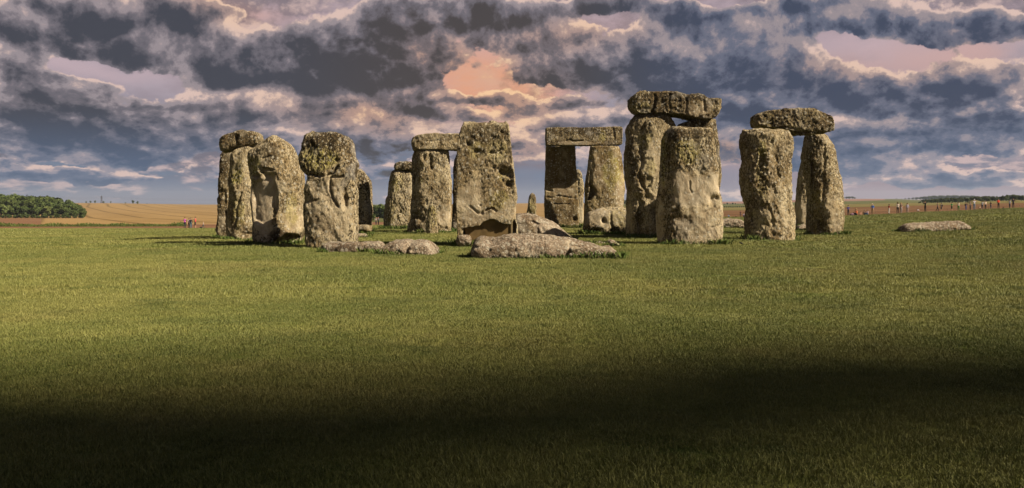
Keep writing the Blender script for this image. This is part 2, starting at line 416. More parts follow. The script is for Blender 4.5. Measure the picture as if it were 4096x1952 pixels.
def fan(name, label, mat, px0, px1, y0, y1, pxe=None):
    cols = np.unique(np.concatenate([np.linspace(px0, px1, max(3, int((px1 - px0) / 60) + 2)), [px0, px1]]))
    rows = np.geomspace(y0, y1, max(3, int(math.log(y1 / y0) / 0.035) + 2))
    PXg, Yg = np.meshgrid(cols, rows); Xg = (PXg - CX) / F * Yg
    Zg = tz(Xg, Yg)
    o = obj(name, mesh(name, np.stack([Xg, Yg, Zg], -1).reshape(-1, 3), grid_faces(len(rows), len(cols)), [mat]))
    return tag(o, label, kind='structure')


fan("harvested_strip", "reddish strip of bare stubble along the far edge of the lawn", m_red, -9000, 2400, 145, 212)
fan("stubble_field", "brown field in front of the left wood", m_red, -9000, 165, 212, 470)
fan("golden_field", "golden ripe cornfield rising to the left horizon", m_gold, 165, 1300, 212, 470)
fan("golden_field", "golden ripe cornfield behind the wood on the left", m_gold, -9000, 1300, 470, 6000)
fan("green_field", "narrow green field below the trees between the stones", m_green, 1300, 1720, 212, 470)
fan("green_field", "green slope behind the trees between the stones", m_green, 1300, 1720, 470, 6000)
fan("golden_field", "golden cornfield behind the middle of the stone circle", m_gold, 1720, 2400, 212, 6000)
fan("ploughed_field", "brown ploughed field behind the standing visitors", m_plough, 2400, 13000, 145, 305)
fan("meadow", "pale dry meadow strip beyond the ploughed field", m_mead, 2400, 13000, 305, 760)
fan("green_field", "green pasture slope on the right horizon", m_green, 2400, 3372, 760, 1700)
fan("green_field", "green pasture rising towards the far right wood", m_green, 3372, 13000, 760, 1700)
fan("pink_field", "pale pinkish stubble field on the right horizon", m_pink, 2400, 3540, 1700, 6000)
fan("far_field", "far pale green fields below the right wood", m_green, 3540, 13000, 1700, 6000)

# ------------------------------------------------------------------ cloud added out of view to shade the foreground
m_shade_cloud, t, b = material("shade_cloud_white")
t.put(b.inputs['Base Color'], (0.8, 0.79, 0.8)); b.inputs['Roughness'].default_value = 1.0
ALT = 300.0
cs = Vector((SUN.x, SUN.y, SUN.z)) * (ALT / SUN.z)
rr = random.Random(4)
puffs = [(-6, -16, 17), (6, -22, 17), (-24, -14, 15), (24, -14, 15), (0, -34, 26), (-40, -30, 30), (40, -30, 30), (-20, -1, 6.5), (24, 1, 6.5), (-3.5, -5, 7), (-10, -5, 7), (10, -9, 7), (19, -5, 7)]
# ragged front edge of the cloud: (x, y) of the ground it shades
for gx in np.arange(-17, 21, 1.7):
    for gy in np.arange(-1, 13, 1.7):
        edge = 10.3 + 1.5 * math.sin(gx * .9 + .6) * math.sin(gx * .37 + 1) + .9 * math.sin(gx * 2.3) + (1.9 if gx > 3.4 else 0) - (.7 if gx < -4 else 0)
        if gy + 1.4 > edge or (0.9 < gx < 9.0 and gy < 5.2 + .13 * gx): continue
        puffs.append((gx + rr.uniform(-.5, .5), gy + rr.uniform(-.4, .4), rr.uniform(1.25, 1.9)))
cv = []; cf = []
for n_, (gx, gy, gr) in enumerate(puffs):
    big_ = gr > 4
    nu, nv = (28, 16) if big_ else (14, 9); base = len(cv)
    U, Vv = np.meshgrid(np.linspace(0, 2 * PI, nu, endpoint=False), np.linspace(0, PI, nv))
    d = np.stack([np.sin(Vv) * np.cos(U), np.sin(Vv) * np.sin(U), np.cos(Vv)], -1).reshape(-1, 3)
    rad = gr * (1 + 0.16 * fbm(d * 3.0 + gx, 3, 3))
    p = d * rad[:, None] * np.array([1, 1, 0.55]) + np.array([gx + cs.x, gy + cs.y, ALT + 0.2 * gr])
    cv.extend(p.tolist())
    for i in range(nv - 1):
        for j in range(nu):
            a = base + i * nu + j; bb = base + i * nu + (j + 1) % nu
            cf.append((a, bb, bb + nu, a + nu))
cl_o = obj("shade_cloud", mesh("shade_cloud", cv, np.array(cf), [m_shade_cloud]))
tag(cl_o, "unseen cumulus added to shade the near lawn", kind='structure')

# ------------------------------------------------------------------ stone material
def stone_mat(name, pale, brown, dark, pit=1.0, spots=0.25, stretch=0.55):
    m, t, b = material(name)
    oi = t.new('ShaderNodeObjectInfo')
    tc = t.v('ADD', t.new('ShaderNodeTexCoord').outputs['Object'], t.v('SCALE', oi.outputs['Location'], 1.37))
    tcs = t.v('MULTIPLY', tc, (1, 1, stretch))
    at = t.new('ShaderNodeAttribute', attribute_name='masks')
    ms = t.new('ShaderNodeSeparateColor'); t.l.new(at.outputs['Color'], ms.inputs[0])
    smooth, lich, drk = ms.outputs[0], ms.outputs[1], ms.outputs[2]
    big = t.noise(tcs, 0.9, 5, 0.6); mid = t.noise(tcs, 3.6, 6, 0.68)
    c = t.mix(t.mr(t.m('ADD', t.m('MULTIPLY', big, 0.5), t.m('MULTIPLY', mid, 0.5)), 0.40, 0.60), brown, pale)
    c = t.mix(t.mr(t.noise(tc, 1.7, 4, 0.6), 0.5, 0.7, 0, 0.4), c, tuple(x * y for x, y in zip(brown, (1.1, .95, .7))))
    c = t.mix(t.m('MULTIPLY', smooth, 0.7), c, t.mix(t.mr(mid, 0.35, 0.65), (0.33, 0.265, 0.185), (0.44, 0.36, 0.26)))
    lf = t.m('MULTIPLY', lich, t.mr(t.noise(tcs, 6.0, 5, 0.7), 0.36, 0.54, 0.15, 0.9))
    c = t.mix(lf, c, t.mix(t.mr(mid, 0.4, 0.6), (0.25, 0.215, 0.055), (0.38, 0.33, 0.11)))
    # brown and black staining, and painted shade on one fallen stone
    df = t.m('MULTIPLY', drk, t.mr(t.noise(tcs, 4.0, 6, 0.7), 0.34, 0.56, 0.25, 1.0))
    c = t.mix(t.m('MULTIPLY', df, 0.85), c, t.mix(t.mr(big, 0.4, 0.6), (0.085, 0.055, 0.028), (0.13, 0.09, 0.04)))
    # crusty black lichen in the pitting
    pv = t.noise(tcs, 17.0, 5, 0.75)
    pn2 = t.noise(tcs, 2.0, 4, 0.6)
    thr = t.m('ADD', t.m('SUBTRACT', 0.503, t.m('MULTIPLY', smooth, 0.22)), t.m('ADD', t.m('MULTIPLY', t.m('SUBTRACT', pn2, 0.5), 0.22), t.m('MULTIPLY', drk, 0.05)))
    pf = t.m('MULTIPLY', t.mr(t.m('SUBTRACT', pv, thr), 0.012, -0.03), pit)
    c = t.mix(t.m('MULTIPLY', pf, t.m('ADD', 0.68, t.m('MULTIPLY', oi.outputs['Random'], 0.32))), c, dark)
    streak = t.noise(t.v('MULTIPLY', tc, (3.2, 3.2, 0.22)), 1.6, 5, 0.65)
    c = t.mix(t.m('MULTIPLY', t.mr(streak, 0.54, 0.70, 0.0, 0.55), t.m('SUBTRACT', 1.0, t.m('MULTIPLY', smooth, 0.5))), c, (0.085, 0.066, 0.036))
    c = t.mix(t.mr(t.noise(t.v('ADD', tc, (9, 4, 2)), 1.3, 3, 0.6), 0.52, 0.68, 0.0, 0.45), c, t.mix(oi.outputs['Random'], (0.42, 0.34, 0.20), (0.31, 0.285, 0.245)))
    # pale round crustose lichen
    vd = t.voro(tc, 7.0); vc = t.new('ShaderNodeSeparateColor'); t.l.new(t.voro(tc, 7.0, out='Color'), vc.inputs[0])
    disc = t.m('MULTIPLY', t.mr(t.m('ADD', vd, t.m('MULTIPLY', t.m('SUBTRACT', pv, .5), .5)), 0.40, 0.32), t.mr(vc.outputs[0], 1.0 - spots, 1.02 - spots))
    vd2 = t.voro(tc, 16.0); vc2 = t.new('ShaderNodeSeparateColor'); t.l.new(t.voro(tc, 16.0, out='Color'), vc2.inputs[0])
    disc2 = t.m('MULTIPLY', t.mr(vd2, 0.42, 0.30), t.mr(vc2.outputs[1], 1.0 - spots, 1.02 - spots))
    c = t.mix(t.m('MULTIPLY', t.m('MAXIMUM', disc, disc2), 0.62), c, (0.46, 0.42, 0.33))
    t.l.new(c, b.inputs['Base Color'])
    b.inputs['Roughness'].default_value = 0.95; b.inputs['Specular IOR Level'].default_value = 0.12
    h = t.m('ADD', t.m('MULTIPLY', pv, t.m('SUBTRACT', 1.0, t.m('MULTIPLY', smooth, 0.7))), t.m('MULTIPLY', t.noise(tc, 34.0, 4, 0.7), 0.3))
    h = t.m('ADD', h, t.m('MULTIPLY', mid, t.m('SUBTRACT', 0.5, t.m('MULTIPLY', smooth, 0.3))))
    bp = t.new('ShaderNodeBump'); t.put(bp.inputs['Strength'], 1.0); t.put(bp.inputs['Distance'], 0.10)
    t.l.new(h, bp.inputs['Height']); t.l.new(bp.outputs[0], b.inputs['Normal'])
    return m


m_sarsen = stone_mat("sarsen", (0.47, 0.39, 0.245), (0.24, 0.18, 0.095), (0.036, 0.026, 0.014))
m_sarsen_dark = stone_mat("dark_sarsen", (0.32, 0.255, 0.145), (0.125, 0.088, 0.042), (0.032, 0.025, 0.015))
m_brown = stone_mat("brown_sarsen", (0.28, 0.215, 0.11), (0.15, 0.10, 0.042), (0.05, 0.035, 0.018), 0.55, 0.35)
m_fallen = stone_mat("fallen_sarsen", (0.36, 0.285, 0.205), (0.21, 0.155, 0.105), (0.055, 0.040, 0.028), 0.75, 0.55, 0.9)

# ------------------------------------------------------------------ stone builders
def section(poly, n, chaikin=3):
    """closed rounded cross-section, n points, from a coarse polygon of (u, v) in -1..1"""
    p = np.array(poly, float)
    for _ in range(min(chaikin, 2)):
        q = np.roll(p, -1, 0); p = np.stack([0.75 * p + 0.25 * q, 0.25 * p + 0.75 * q], 1).reshape(-1, 2)
    # stretch so that it reaches u = -1 and 1 again
    p[:, 0] = (p[:, 0] - p[:, 0].min()) / (p[:, 0].max() - p[:, 0].min()) * 2 - 1
    return p


BOX = [(-1, -.75), (-.8, -1), (0, -1.05), (.8, -1), (1, -.75), (1, .75), (.8, 1), (-.8, 1), (-1, .75)]
LCORNER = [(-1, .1), (-.92, -.35), (-.58, -1), (0, -1.04), (.75, -1), (1, -.7), (1, .8), (.7, 1), (-.7, 1)]
RIDGE = [(-1, -.5), (-.72, -.88), (0.05, -1.08), (.6, -.80), (1, -.35), (1, .7), (.6, 1), (-.6, 1), (-1, .7)]
RCORNER = [(-1, -.75), (-.75, -1), (.1, -1.05), (.5, -.92), (.92, -.3), (1, .1), (.9, .9), (-.7, 1), (-1, .7)]
ROUND = [(-1, -.3), (-.7, -.9), (0, -1.1), (.7, -.9), (1, -.3), (1, .4), (.7, 1), (-.7, 1), (-1, .4)]


def resample_closed(p, n, scale):
    q = np.vstack([p, p[:1]]); w = q * np.array(scale)
    s = np.concatenate([[0], np.cumsum(np.linalg.norm(np.diff(w, axis=0), axis=1))])
    t = np.linspace(0, s[-1], n, endpoint=False)
    return np.stack([np.interp(t, s, q[:, 0]), np.interp(t, s, q[:, 1])], 1)


def seg_dist(px, py, pts):
    d = np.full(px.shape, 1e9)
    for (x0, y0), (x1, y1) in zip(pts[:-1], pts[1:]):
        vx, vy = x1 - x0, y1 - y0; L = vx * vx + vy * vy + 1e-9
        t = np.clip(((px - x0) * vx + (py - y0) * vy) / L, 0, 1)
        d = np.minimum(d, np.hypot(px - x0 - t * vx, py - y0 - t * vy))
    return d


def in_poly(px, py, pts):
    ins = np.zeros(px.shape, bool); n = len(pts)
    for i in range(n):
        x0, y0 = pts[i]; x1, y1 = pts[(i + 1) % n]
        c = ((y0 > py) != (y1 > py)) & (px < (x1 - x0) * (py - y0) / (y1 - y0 + 1e-12) + x0)
        ins ^= c
    return ins


BASES = []


def finish_stone(name, G, nr, nc, closed_top, closed_bot, mat, label, cat, group, seed, amp, feats, masks, base, parent=None, cell=1):
    """G: (nr, nc, 3) ring grid.  Adds large, middle and fine relief, carved features and colour masks"""
    P_ = G.reshape(-1, 3)
    dr = np.roll(G, -1, 1) - np.roll(G, 1, 1); dz = np.empty_like(G); dz[1:-1] = G[2:] - G[:-2]; dz[0] = G[1] - G[0]; dz[-1] = G[-1] - G[-2]
    N = np.cross(dr, dz).reshape(-1, 3); N /= np.linalg.norm(N, axis=1)[:, None] + 1e-9
    cen = P_.mean(0)
    if np.mean(np.sum(N * (P_ - cen), 1)) < 0: N = -N
    # smoother normals for caps
    px = CX + F * P_[:, 0] / P_[:, 1]; py = HY + F * (EYE - P_[:, 2]) / P_[:, 1]
    front = sstep(-N[:, 1], -0.2, 0.5)
    sm = np.zeros(len(P_)); li = np.zeros(len(P_)); dk = np.zeros(len(P_))
    wob = 0.35 * fbm(P_ * 2.2, seed + 50, 3)
    for kind, cx, cy, rx, ry, w in masks:
        e = np.hypot((px - cx) / rx, (py - cy) / ry) + wob
        val = w * (1 - sstep(e, 0.65, 1.15))
        if kind == 's': sm = np.maximum(sm, val)
        elif kind == 'l': li = np.maximum(li, val)
        else: dk = np.maximum(dk, val)
    a_big, a_mid, a_fine = amp
    q = P_ * np.array([1, 1, 0.7])
    disp = (1 - .35 * sm) * a_big * fbm(q * 1.1, seed, 3) + (1 - .55 * sm) * a_mid * .8 * fbm(q * 4.2, seed + 7, 3)
    rid = 1 - np.abs(fbm(q * 9.0, seed + 13, 2)) * 1.6
    disp = disp - a_fine * (1 - 0.8 * sm) * np.clip(rid, 0, 1) ** 2 * (0.6 + 0.8 * fbm(q * 1.7, seed + 3, 2)) + a_fine * .5 * vnoise(q * 17., seed + 31) * (1 - 0.8 * sm)
    # vertical weathering flutes
    disp = disp - a_mid * 0.5 * np.clip(fbm(P_ * np.array([4.5, 4.5, 0.45]), seed + 21, 2), 0, 1) * (1 - sm)
    P_ = P_ + N * disp[:, None]
    ctr = P_.mean(0)
    carve = np.zeros(len(P_))
    for ft in feats:
        k = ft[0]
        wv = 3.0 * fbm(P_ * 3.1, seed + 77, 2)
        if k == 'groove':
            _, pts, w, dep = ft
            carve = np.maximum(carve, dep * front * np.exp(-(seg_dist(px + wv, py + wv, pts) / w) ** 2))
        elif k == 'dent':
            _, cx, cy, rx, ry, dep = ft
            e = np.hypot((px + wv - cx) / rx, (py + wv - cy) / ry)
            carve = carve + dep * front * np.exp(-e ** 2 * 1.4) if dep > 0 else carve + dep * front * (1 - sstep(e, 0.6, 1.1))
        elif k == 'hole':
            _, pts, dep, soft = ft
            ins = in_poly(px + wv * .6, py + wv * .6, pts); dd = seg_dist(px + wv * .6, py + wv * .6, pts + pts[:1])
            carve = carve + dep * front * np.where(ins, sstep(dd, 0, soft), 0)
        elif k == 'ledge':
            _, pts, dep, soft = ft
            ins = in_poly(px + wv, py + wv, pts); dd = seg_dist(px + wv, py + wv, pts + pts[:1])
            sdist = np.where(ins, dd, -dd)
            carve = carve + dep * front * sstep(sdist, -soft, soft)
    P_[:, 1] += carve
    faces = []
    i = np.arange(nr - 1)[:, None] * nc; j = np.arange(nc)[None, :]; jn = (j + 1) % nc
    Q_ = np.stack([i + j, i + jn, i + nc + jn, i + nc + j], -1).reshape(-1, 4)
    V = P_ - np.array(base)
    me = mesh(name, V, Q_, [mat])
    bm = bmesh.new(); bm.from_mesh(me); bmesh.ops.recalc_face_normals(bm, faces=bm.faces); bm.to_mesh(me); bm.free()
    ca = me.color_attributes.new('masks', 'FLOAT_COLOR', 'POINT')
    C4 = np.stack([sm, li, dk, np.ones(len(sm))], 1).astype(np.float32); ca.data.foreach_set('color', C4.ravel())
    me.polygons.foreach_set('use_smooth', [True] * len(me.polygons))
    o = obj(name, me, parent, base if parent is None else (0, 0, 0))
    if label: tag(o, label, cat, group)
    return o


def upright(name, label, rows, thick, sec=BOX, mat=None, group=None, amp=(.06, .03, .035), feats=(), masks=(), seed=1, base_py=None, ds=0.042, round_top=0.35, lean=0.0, dist=None, cat="standing stone", crown=0.06):
    rows = np.array(rows, float); mat = mat or m_sarsen
    pyb = base_py or rows[-1, 0]; mx = (rows[-1, 1] + rows[-1, 2]) / 2
    d = dist or ground_y(mx, pyb); Yc = d + thick / 2
    z = EYE - (rows[:, 0] - HY) / F * Yc; xl = (rows[:, 1] - CX) / F * Yc; xr = (rows[:, 2] - CX) / F * Yc
    o = np.argsort(z); z, xl, xr = z[o], xl[o], xr[o]
    gz = float(tz((xl[0] + xr[0]) / 2, d)[0])
    z0 = min(z[0], gz) - 0.25
    z = np.concatenate([[z0], z]); xl = np.concatenate([[xl[0]], xl]); xr = np.concatenate([[xr[0]], xr])
    H = z[-1] - z0; nr = max(8, int(H / ds))
    zz = np.linspace(z0, z[-1], nr)
    # denser near the top so that the traced crown keeps its curve
    zz = np.unique(np.concatenate([zz, z[-1] - np.array([0, .01, .025, .05, .08])]))
    L = np.interp(zz, z, xl); R = np.interp(zz, z, xr)
    k = np.array([.25, .5, .25])
    for _ in range(2):
        L[1:-1] = .25 * L[:-2] + .5 * L[1:-1] + .25 * L[2:]; R[1:-1] = .25 * R[:-2] + .5 * R[1:-1] + .25 * R[2:]
    wmax = (R - L).max(); sc = section(sec, 0)
    per = 2 * (wmax + thick); nc = int(per / ds)
    cs_ = resample_closed(sc, nc, (wmax / 2, thick / 2))
    rings = []
    for a in range(len(zz)):
        cxm, hw = (L[a] + R[a]) / 2, (R[a] - L[a]) / 2
        tt = 1.0
        top = z[-1] - zz[a]
        if top < round_top: tt = 0.55 + 0.45 * math.sqrt(max(0, 1 - (1 - top / round_top) ** 2))
        taper = 1.0 - 0.12 * (zz[a] - z0) / H
        yy = Yc + cs_[:, 1] * thick / 2 * tt * taper + lean * (zz[a] - z0)
        rings.append(np.stack([cxm + cs_[:, 0] * hw, yy, np.full(nc, zz[a])], 1))
    c0 = rings[-1].mean(0)
    for f_, dzz in ((.92, .3), (.8, .55), (.6, .8), (.4, .92), (.2, .98), (0.02, 1.0)):
        r = c0 + (rings[-1 - 0] - c0) * 0
        last = rings[len(zz) - 1]
        r = c0 + (last - c0) * np.array([f_, f_, 1]); r[:, 2] = zz[-1] + crown * dzz; rings.append(r)
    G = np.array(rings)
    base = (float((L[0] + R[0]) / 2), float(Yc), gz)
    BASES.append((float(L[3]), float(R[3]), float(Yc), thick, mx, 1))
    ob = finish_stone(name, G, len(rings), nc, True, False, mat, label, cat, group, seed, amp, list(feats), list(masks), base)
    return ob, d, Yc


def lying(name, label, st, thick, Yc=None, base_py=None, sec=BOX, mat=None, group=None, amp=(.05, .03, .03), feats=(), masks=(), seed=1, ds=0.042, cat="fallen stone", skew=0.0, endround=0.25):
    """a stone lying along the picture: stations (px, y_top, y_bottom)"""
    st = np.array(st, float); mat = mat or m_sarsen
    if Yc is None:
        k = len(st) // 2; d = ground_y(st[:, 0].mean(), base_py); Yc = d + thick / 2
    x = (st[:, 0] - CX) / F * Yc; zt = EYE - (st[:, 1] - HY) / F * Yc; zb = EYE - (st[:, 2] - HY) / F * Yc
    Ln = x[-1] - x[0]; n = max(8, int(Ln / ds)); xx = np.linspace(x[0], x[-1], n)
    xx = np.unique(np.concatenate([xx, x[0] + np.array([.01, .03, .06]), x[-1] - np.array([.01, .03, .06])]))
    T = np.interp(xx, x, zt); B = np.interp(xx, x, zb)
    for _ in range(2):
        T[1:-1] = .25 * T[:-2] + .5 * T[1:-1] + .25 * T[2:]; B[1:-1] = .25 * B[:-2] + .5 * B[1:-1] + .25 * B[2:]
    hmax = (T - B).max(); nc = int(2 * (hmax + thick) / ds)
    cs_ = resample_closed(section(sec, 0), nc, (hmax / 2, thick / 2))       # u: -1 bottom .. 1 top
    rings = []
    for a in range(len(xx)):
        e = min(xx[a] - xx[0], xx[-1] - xx[a]); tt = 1.0
        if e < endround: tt = 0.6 + 0.4 * math.sqrt(max(0, 1 - (1 - e / endround) ** 2))
        zc, hz = (T[a] + B[a]) / 2, (T[a] - B[a]) / 2
        rings.append(np.stack([np.full(nc, xx[a]), Yc + cs_[:, 1] * thick / 2 * tt + skew * (xx[a] - (xx[0] + xx[-1]) / 2), zc + cs_[:, 0] * hz], 1))
    caps0, caps1 = [], []
    for f_ in (.85, .6, .35, .02):
        c0 = rings[0].mean(0); r = c0 + (rings[0] - c0) * f_; r[:, 0] -= 0.04 * (1 - f_); caps0.append(r)
        c1 = rings[-1].mean(0); r = c1 + (rings[-1] - c1) * f_; r[:, 0] += 0.04 * (1 - f_); caps1.append(r)
    rings = caps0[::-1] + rings + caps1
    if base_py: BASES.append((float(xx[0]), float(xx[-1]), float(Yc), thick, 0, 1))
    G = np.array(rings)
    base = (float((xx[0] + xx[-1]) / 2), float(Yc), float(B.min()))
    return finish_stone(name, G, len(rings), nc, True, True, mat, label, cat, group, seed, amp, list(feats), list(masks), base), Yc


GU = "standing stones of the circle"; GL = "lintels lying across standing stones"; GF = "fallen stones in the grass"
FLAT = [(-1, -.9), (-.85, -1), (.7, -1), (.95, -.9), (1, -.6), (1, .8), (.8, 1), (-1, 1)]
BUTT = [(-1, -.96), (-.95, -1), (0, -1.02), (.93, -1), (1, -.95), (1, .95), (.95, 1), (-.95, 1), (-1, .95)]
LOWROCK = [(-1, -1), (-.4, -1.05), (.35, -.9), (.8, -.55), (1, 0), (.9, .5), (.2, .95), (-1, 1)]

# left cluster
_, _, YA = upright("standing_stone", "narrow dark upright at the left end, carrying the left side of a lintel",
    [(604, 897, 938), (612, 893, 940), (671, 888, 935), (752, 880, 935), (826, 877, 930), (907, 878, 930), (953, 882, 925)], 1.3, BOX, m_sarsen_dark, GU, seed=11,
    feats=[('groove', [(903, 850), (900, 905)], 5, .18), ('dent', 900, 800, 10, 30, .10)], masks=[('d', 905, 660, 40, 90, .8), ('d', 905, 900, 20, 70, .7)])
_, _, YB = upright("standing_stone", "upright with a yellow lichen streak, second from the left under the same lintel",
    [(586, 975, 1025), (592, 955, 1032), (605, 938, 1038), (618, 927, 1040), (704, 923, 1040), (801, 922, 1040), (867, 912, 1035), (928, 911, 1030), (960, 920, 1022)], 1.5, RIDGE, m_sarsen, GU, seed=12,
    feats=[('groove', [(965, 770), (948, 830), (940, 900)], 4, .06), ('dent', 985, 935, 22, 12, .18), ('dent', 950, 680, 16, 60, .05)],
    masks=[('l', 948, 695, 26, 60, 1), ('l', 955, 850, 25, 70, .55), ('d', 990, 930, 30, 30, .8), ('d', 1000, 610, 40, 25, .6)])
lying("lintel_stone", "rounded lintel on top of the two uprights at the left end",
    [(890, 566, 588), (893, 556, 602), (899, 548, 609), (905, 543, 610), (925, 537, 604), (937, 534, 600), (950, 526, 594), (958, 521, 592), (982, 519, 589), (1015, 525, 588), (1035, 533, 586), (1044, 545, 580), (1048, 558, 570)],
    1.2, YB + .1, None, BOX, m_sarsen_dark, GL, seed=13, cat="lintel stone", feats=[('groove', [(1014, 527), (1014, 585)], 3, .06), ('groove', [(945, 545), (943, 590)], 6, .10)], masks=[('d', 960, 540, 90, 30, .6)])
upright("standing_stone", "tall round-topped upright with a pale scooped hollow and an undercut foot",
    [(549, 1092, 1108), (552, 1085, 1116), (557, 1077, 1124), (563, 1066, 1136), (573, 1050, 1157), (589, 1027, 1171), (600, 1014, 1176), (614, 1002, 1181), (632, 998, 1187), (663, 998, 1195), (677, 999, 1206), (698, 1004, 1216), (733, 1012, 1218), (772, 1011, 1215),
     (823, 1009, 1215), (882, 1016, 1216), (921, 1021, 1215), (937, 1021, 1208), (948, 1021, 1202), (982, 1022, 1200)], 1.9, RIDGE, m_sarsen, GU, seed=14, round_top=.7, ds=.038, amp=(0.060, 0.030, 0.036),
    feats=[('hole', [(1070, 992), (1100, 958), (1134, 932), (1150, 930), (1209, 937), (1204, 952), (1180, 990)], .55, 9),
           ('dent', 1024, 703, 13, 9, .30), ('dent', 1066, 680, 26, 7, .16), ('dent', 1072, 702, 26, 16, .26), ('groove', [(1046, 691), (1070, 694), (1098, 698)], 5, .14), ('groove', [(1050, 632), (1080, 622)], 4, .08),
           ('ledge', [(1010, 725), (1090, 705), (1104, 760), (1112, 820), (1096, 868), (1050, 900), (1015, 880)], .16, 9),
           ('groove', [(1045, 780), (1062, 788), (1082, 762)], 3.5, .09), ('groove', [(1048, 840), (1048, 872)], 2.5, .05), ('groove', [(1150, 625), (1160, 670)], 4, .05), ('dent', 1186, 680, 5, 18, .1)],
    masks=[('s', 1052, 800, 52, 130, 1), ('s', 1075, 740, 32, 50, .7), ('l', 1020, 660, 30, 40, .8), ('s', 1180, 880, 45, 70, .65), ('l', 1165, 830, 28, 80, .5), ('d', 1085, 615, 55, 45, .75), ('d', 1120, 950, 40, 30, .9), ('d', 1065, 640, 20, 35, .8)])
upright("standing_stone", "upright shaped like a heavy block head above a narrower body, behind the left fallen slab",
    [(534, 1252, 1262), (537, 1240, 1345), (541, 1230, 1392), (547, 1224, 1398), (559, 1216, 1407), (586, 1210, 1416), (620, 1204, 1423), (637, 1204, 1426), (654, 1206, 1434), (679, 1214, 1431), (690, 1226, 1430), (700, 1241, 1430), (713, 1241, 1430), (726, 1238, 1428), (741, 1228, 1424), (764, 1224, 1430), (798, 1220, 1432),
     (823, 1212, 1432), (849, 1212, 1431), (878, 1218, 1430), (916, 1222, 1430), (971, 1224, 1429), (994, 1236, 1427)], 1.15, BOX, m_sarsen, GU, seed=15, ds=.038, round_top=.4, amp=(0.060, 0.030, 0.036),
    feats=[('ledge', [(1190, 500), (1359, 500), (1360, 640), (1356, 666), (1328, 690), (1286, 699), (1226, 694), (1195, 660)], -.32, 5),
           ('ledge', [(1388, 500), (1450, 500), (1450, 690), (1426, 745), (1396, 748), (1380, 735), (1384, 640)], -.16, 7),
           ('groove', [(1226, 698), (1290, 702), (1330, 692), (1356, 668)], 4, .12),
           ('groove', [(1374, 706), (1320, 705), (1320, 755), (1330, 790), (1352, 826)], 3, .13), ('dent', 1347, 642, 10, 12, .12), ('dent', 1378, 795, 10, 40, .12), ('groove', [(1213, 815), (1270, 800)], 2.2, .05)],
    masks=[('l', 1280, 640, 75, 55, 1), ('d', 1320, 560, 110, 40, .85), ('d', 1410, 640, 26, 110, .75), ('s', 1320, 860, 105, 110, .45), ('s', 1290, 760, 60, 60, .55), ('s', 1350, 750, 40, 60, .4), ('d', 1262, 880, 36, 50, .35)])
_, dE, YE = upright("standing_stone", "plain round-shouldered upright half hidden behind the block-headed stone",
    [(679, 1425, 1447), (690, 1415, 1459), (709, 1412, 1476), (730, 1410, 1486), (781, 1410, 1486), (836, 1410, 1486), (882, 1410, 1485), (928, 1410, 1481)], 1.2, BOX, m_sarsen, GU, seed=16, masks=[('d', 1450, 730, 50, 60, .5)])
lying("boulder", "blocky leaning boulder at the foot of the half hidden round-shouldered upright",
    [(1418, 905, 932), (1432, 901, 934), (1450, 899, 935), (1474, 899, 933), (1482, 902, 928), (1486, 910, 920)], .9, None, 937, BOX, m_brown, GF, seed=17, cat="boulder", feats=[('ledge', [(1425, 925), (1485, 925), (1470, 945), (1420, 945)], .25, 4)], masks=[('d', 1440, 915, 25, 14, .7)])
lying("boulder", "small flat stone lying in front of the blocky leaning boulder", [(1424, 940, 951), (1440, 938, 952), (1462, 937, 951), (1471, 943, 950)], .6, None, 951, BOX, m_fallen, GF, seed=18, cat="boulder")

# middle left trilithon
upright("standing_stone", "upright seen left of the wide back upright, its lintel end just showing",
    [(681, 1577, 1648), (688, 1566, 1652), (713, 1560, 1654), (749, 1554, 1656), (781, 1549, 1656), (796, 1541, 1656), (828, 1538, 1656), (878, 1536, 1656), (917, 1535, 1656)], 1.2, LCORNER, m_sarsen, GU, seed=19, masks=[('l', 1580, 740, 14, 45, .8), ('l', 1605, 720, 10, 30, .6), ('l', 1565, 850, 20, 60, .4), ('d', 1548, 860, 14, 60, .5)])
YF = ground_y(1590, 917) + .6
lying("lintel_stone", "short grey lintel end resting on the upright left of the wide back upright", [(1577, 664, 676), (1580, 656, 681), (1585, 650, 682), (1592, 646, 683), (1620, 647, 684), (1651, 647, 686), (1668, 648, 686), (1680, 655, 682)], 1.1, YF, None, BOX, m_sarsen_dark, GL, seed=20, cat="lintel stone", masks=[('d', 1620, 655, 50, 12, .5)])
_, _, YG = upright("standing_stone", "wide back upright with a slim bluestone standing before it",
    [(601, 1664, 1792), (606, 1661, 1794), (638, 1653, 1797), (681, 1649, 1802), (720, 1645, 1807), (764, 1644, 1808), (807, 1642, 1808), (878, 1640, 1806), (907, 1634, 1803), (932, 1632, 1802)], 1.3, LCORNER, m_sarsen, GU, seed=21, round_top=.15, ds=.045,
    feats=[('dent', 1724, 670, 7, 9, .18), ('dent', 1696, 630, 6, 14, .12), ('groove', [(1718, 610), (1722, 660)], 5, .08), ('dent', 1770, 660, 22, 30, .08), ('dent', 1676, 870, 26, 28, .10), ('dent', 1665, 915, 14, 12, .12), ('dent', 1780, 915, 18, 12, .12)],
    masks=[('s', 1775, 870, 26, 50, .75), ('d', 1680, 880, 32, 50, .6), ('d', 1655, 700, 14, 120, .55), ('d', 1750, 640, 30, 40, .5), ('l', 1685, 725, 8, 10, .8)])
lying("lintel_stone", "pale lintel over the wide back upright, its right end behind the middle stone",
    [(1649, 566, 580), (1652, 556, 596), (1656, 551, 607), (1663, 546, 602), (1670, 543, 600), (1706, 538, 600), (1749, 534, 601), (1771, 537, 602), (1832, 537, 604), (1858, 540, 604), (1872, 548, 598)], 1.2, YG, None, BUTT, m_sarsen, GL, seed=22, cat="lintel stone", masks=[('d', 1750, 545, 130, 20, .6)], feats=[('groove', [(1706, 565), (1760, 562)], 2.5, .05)])
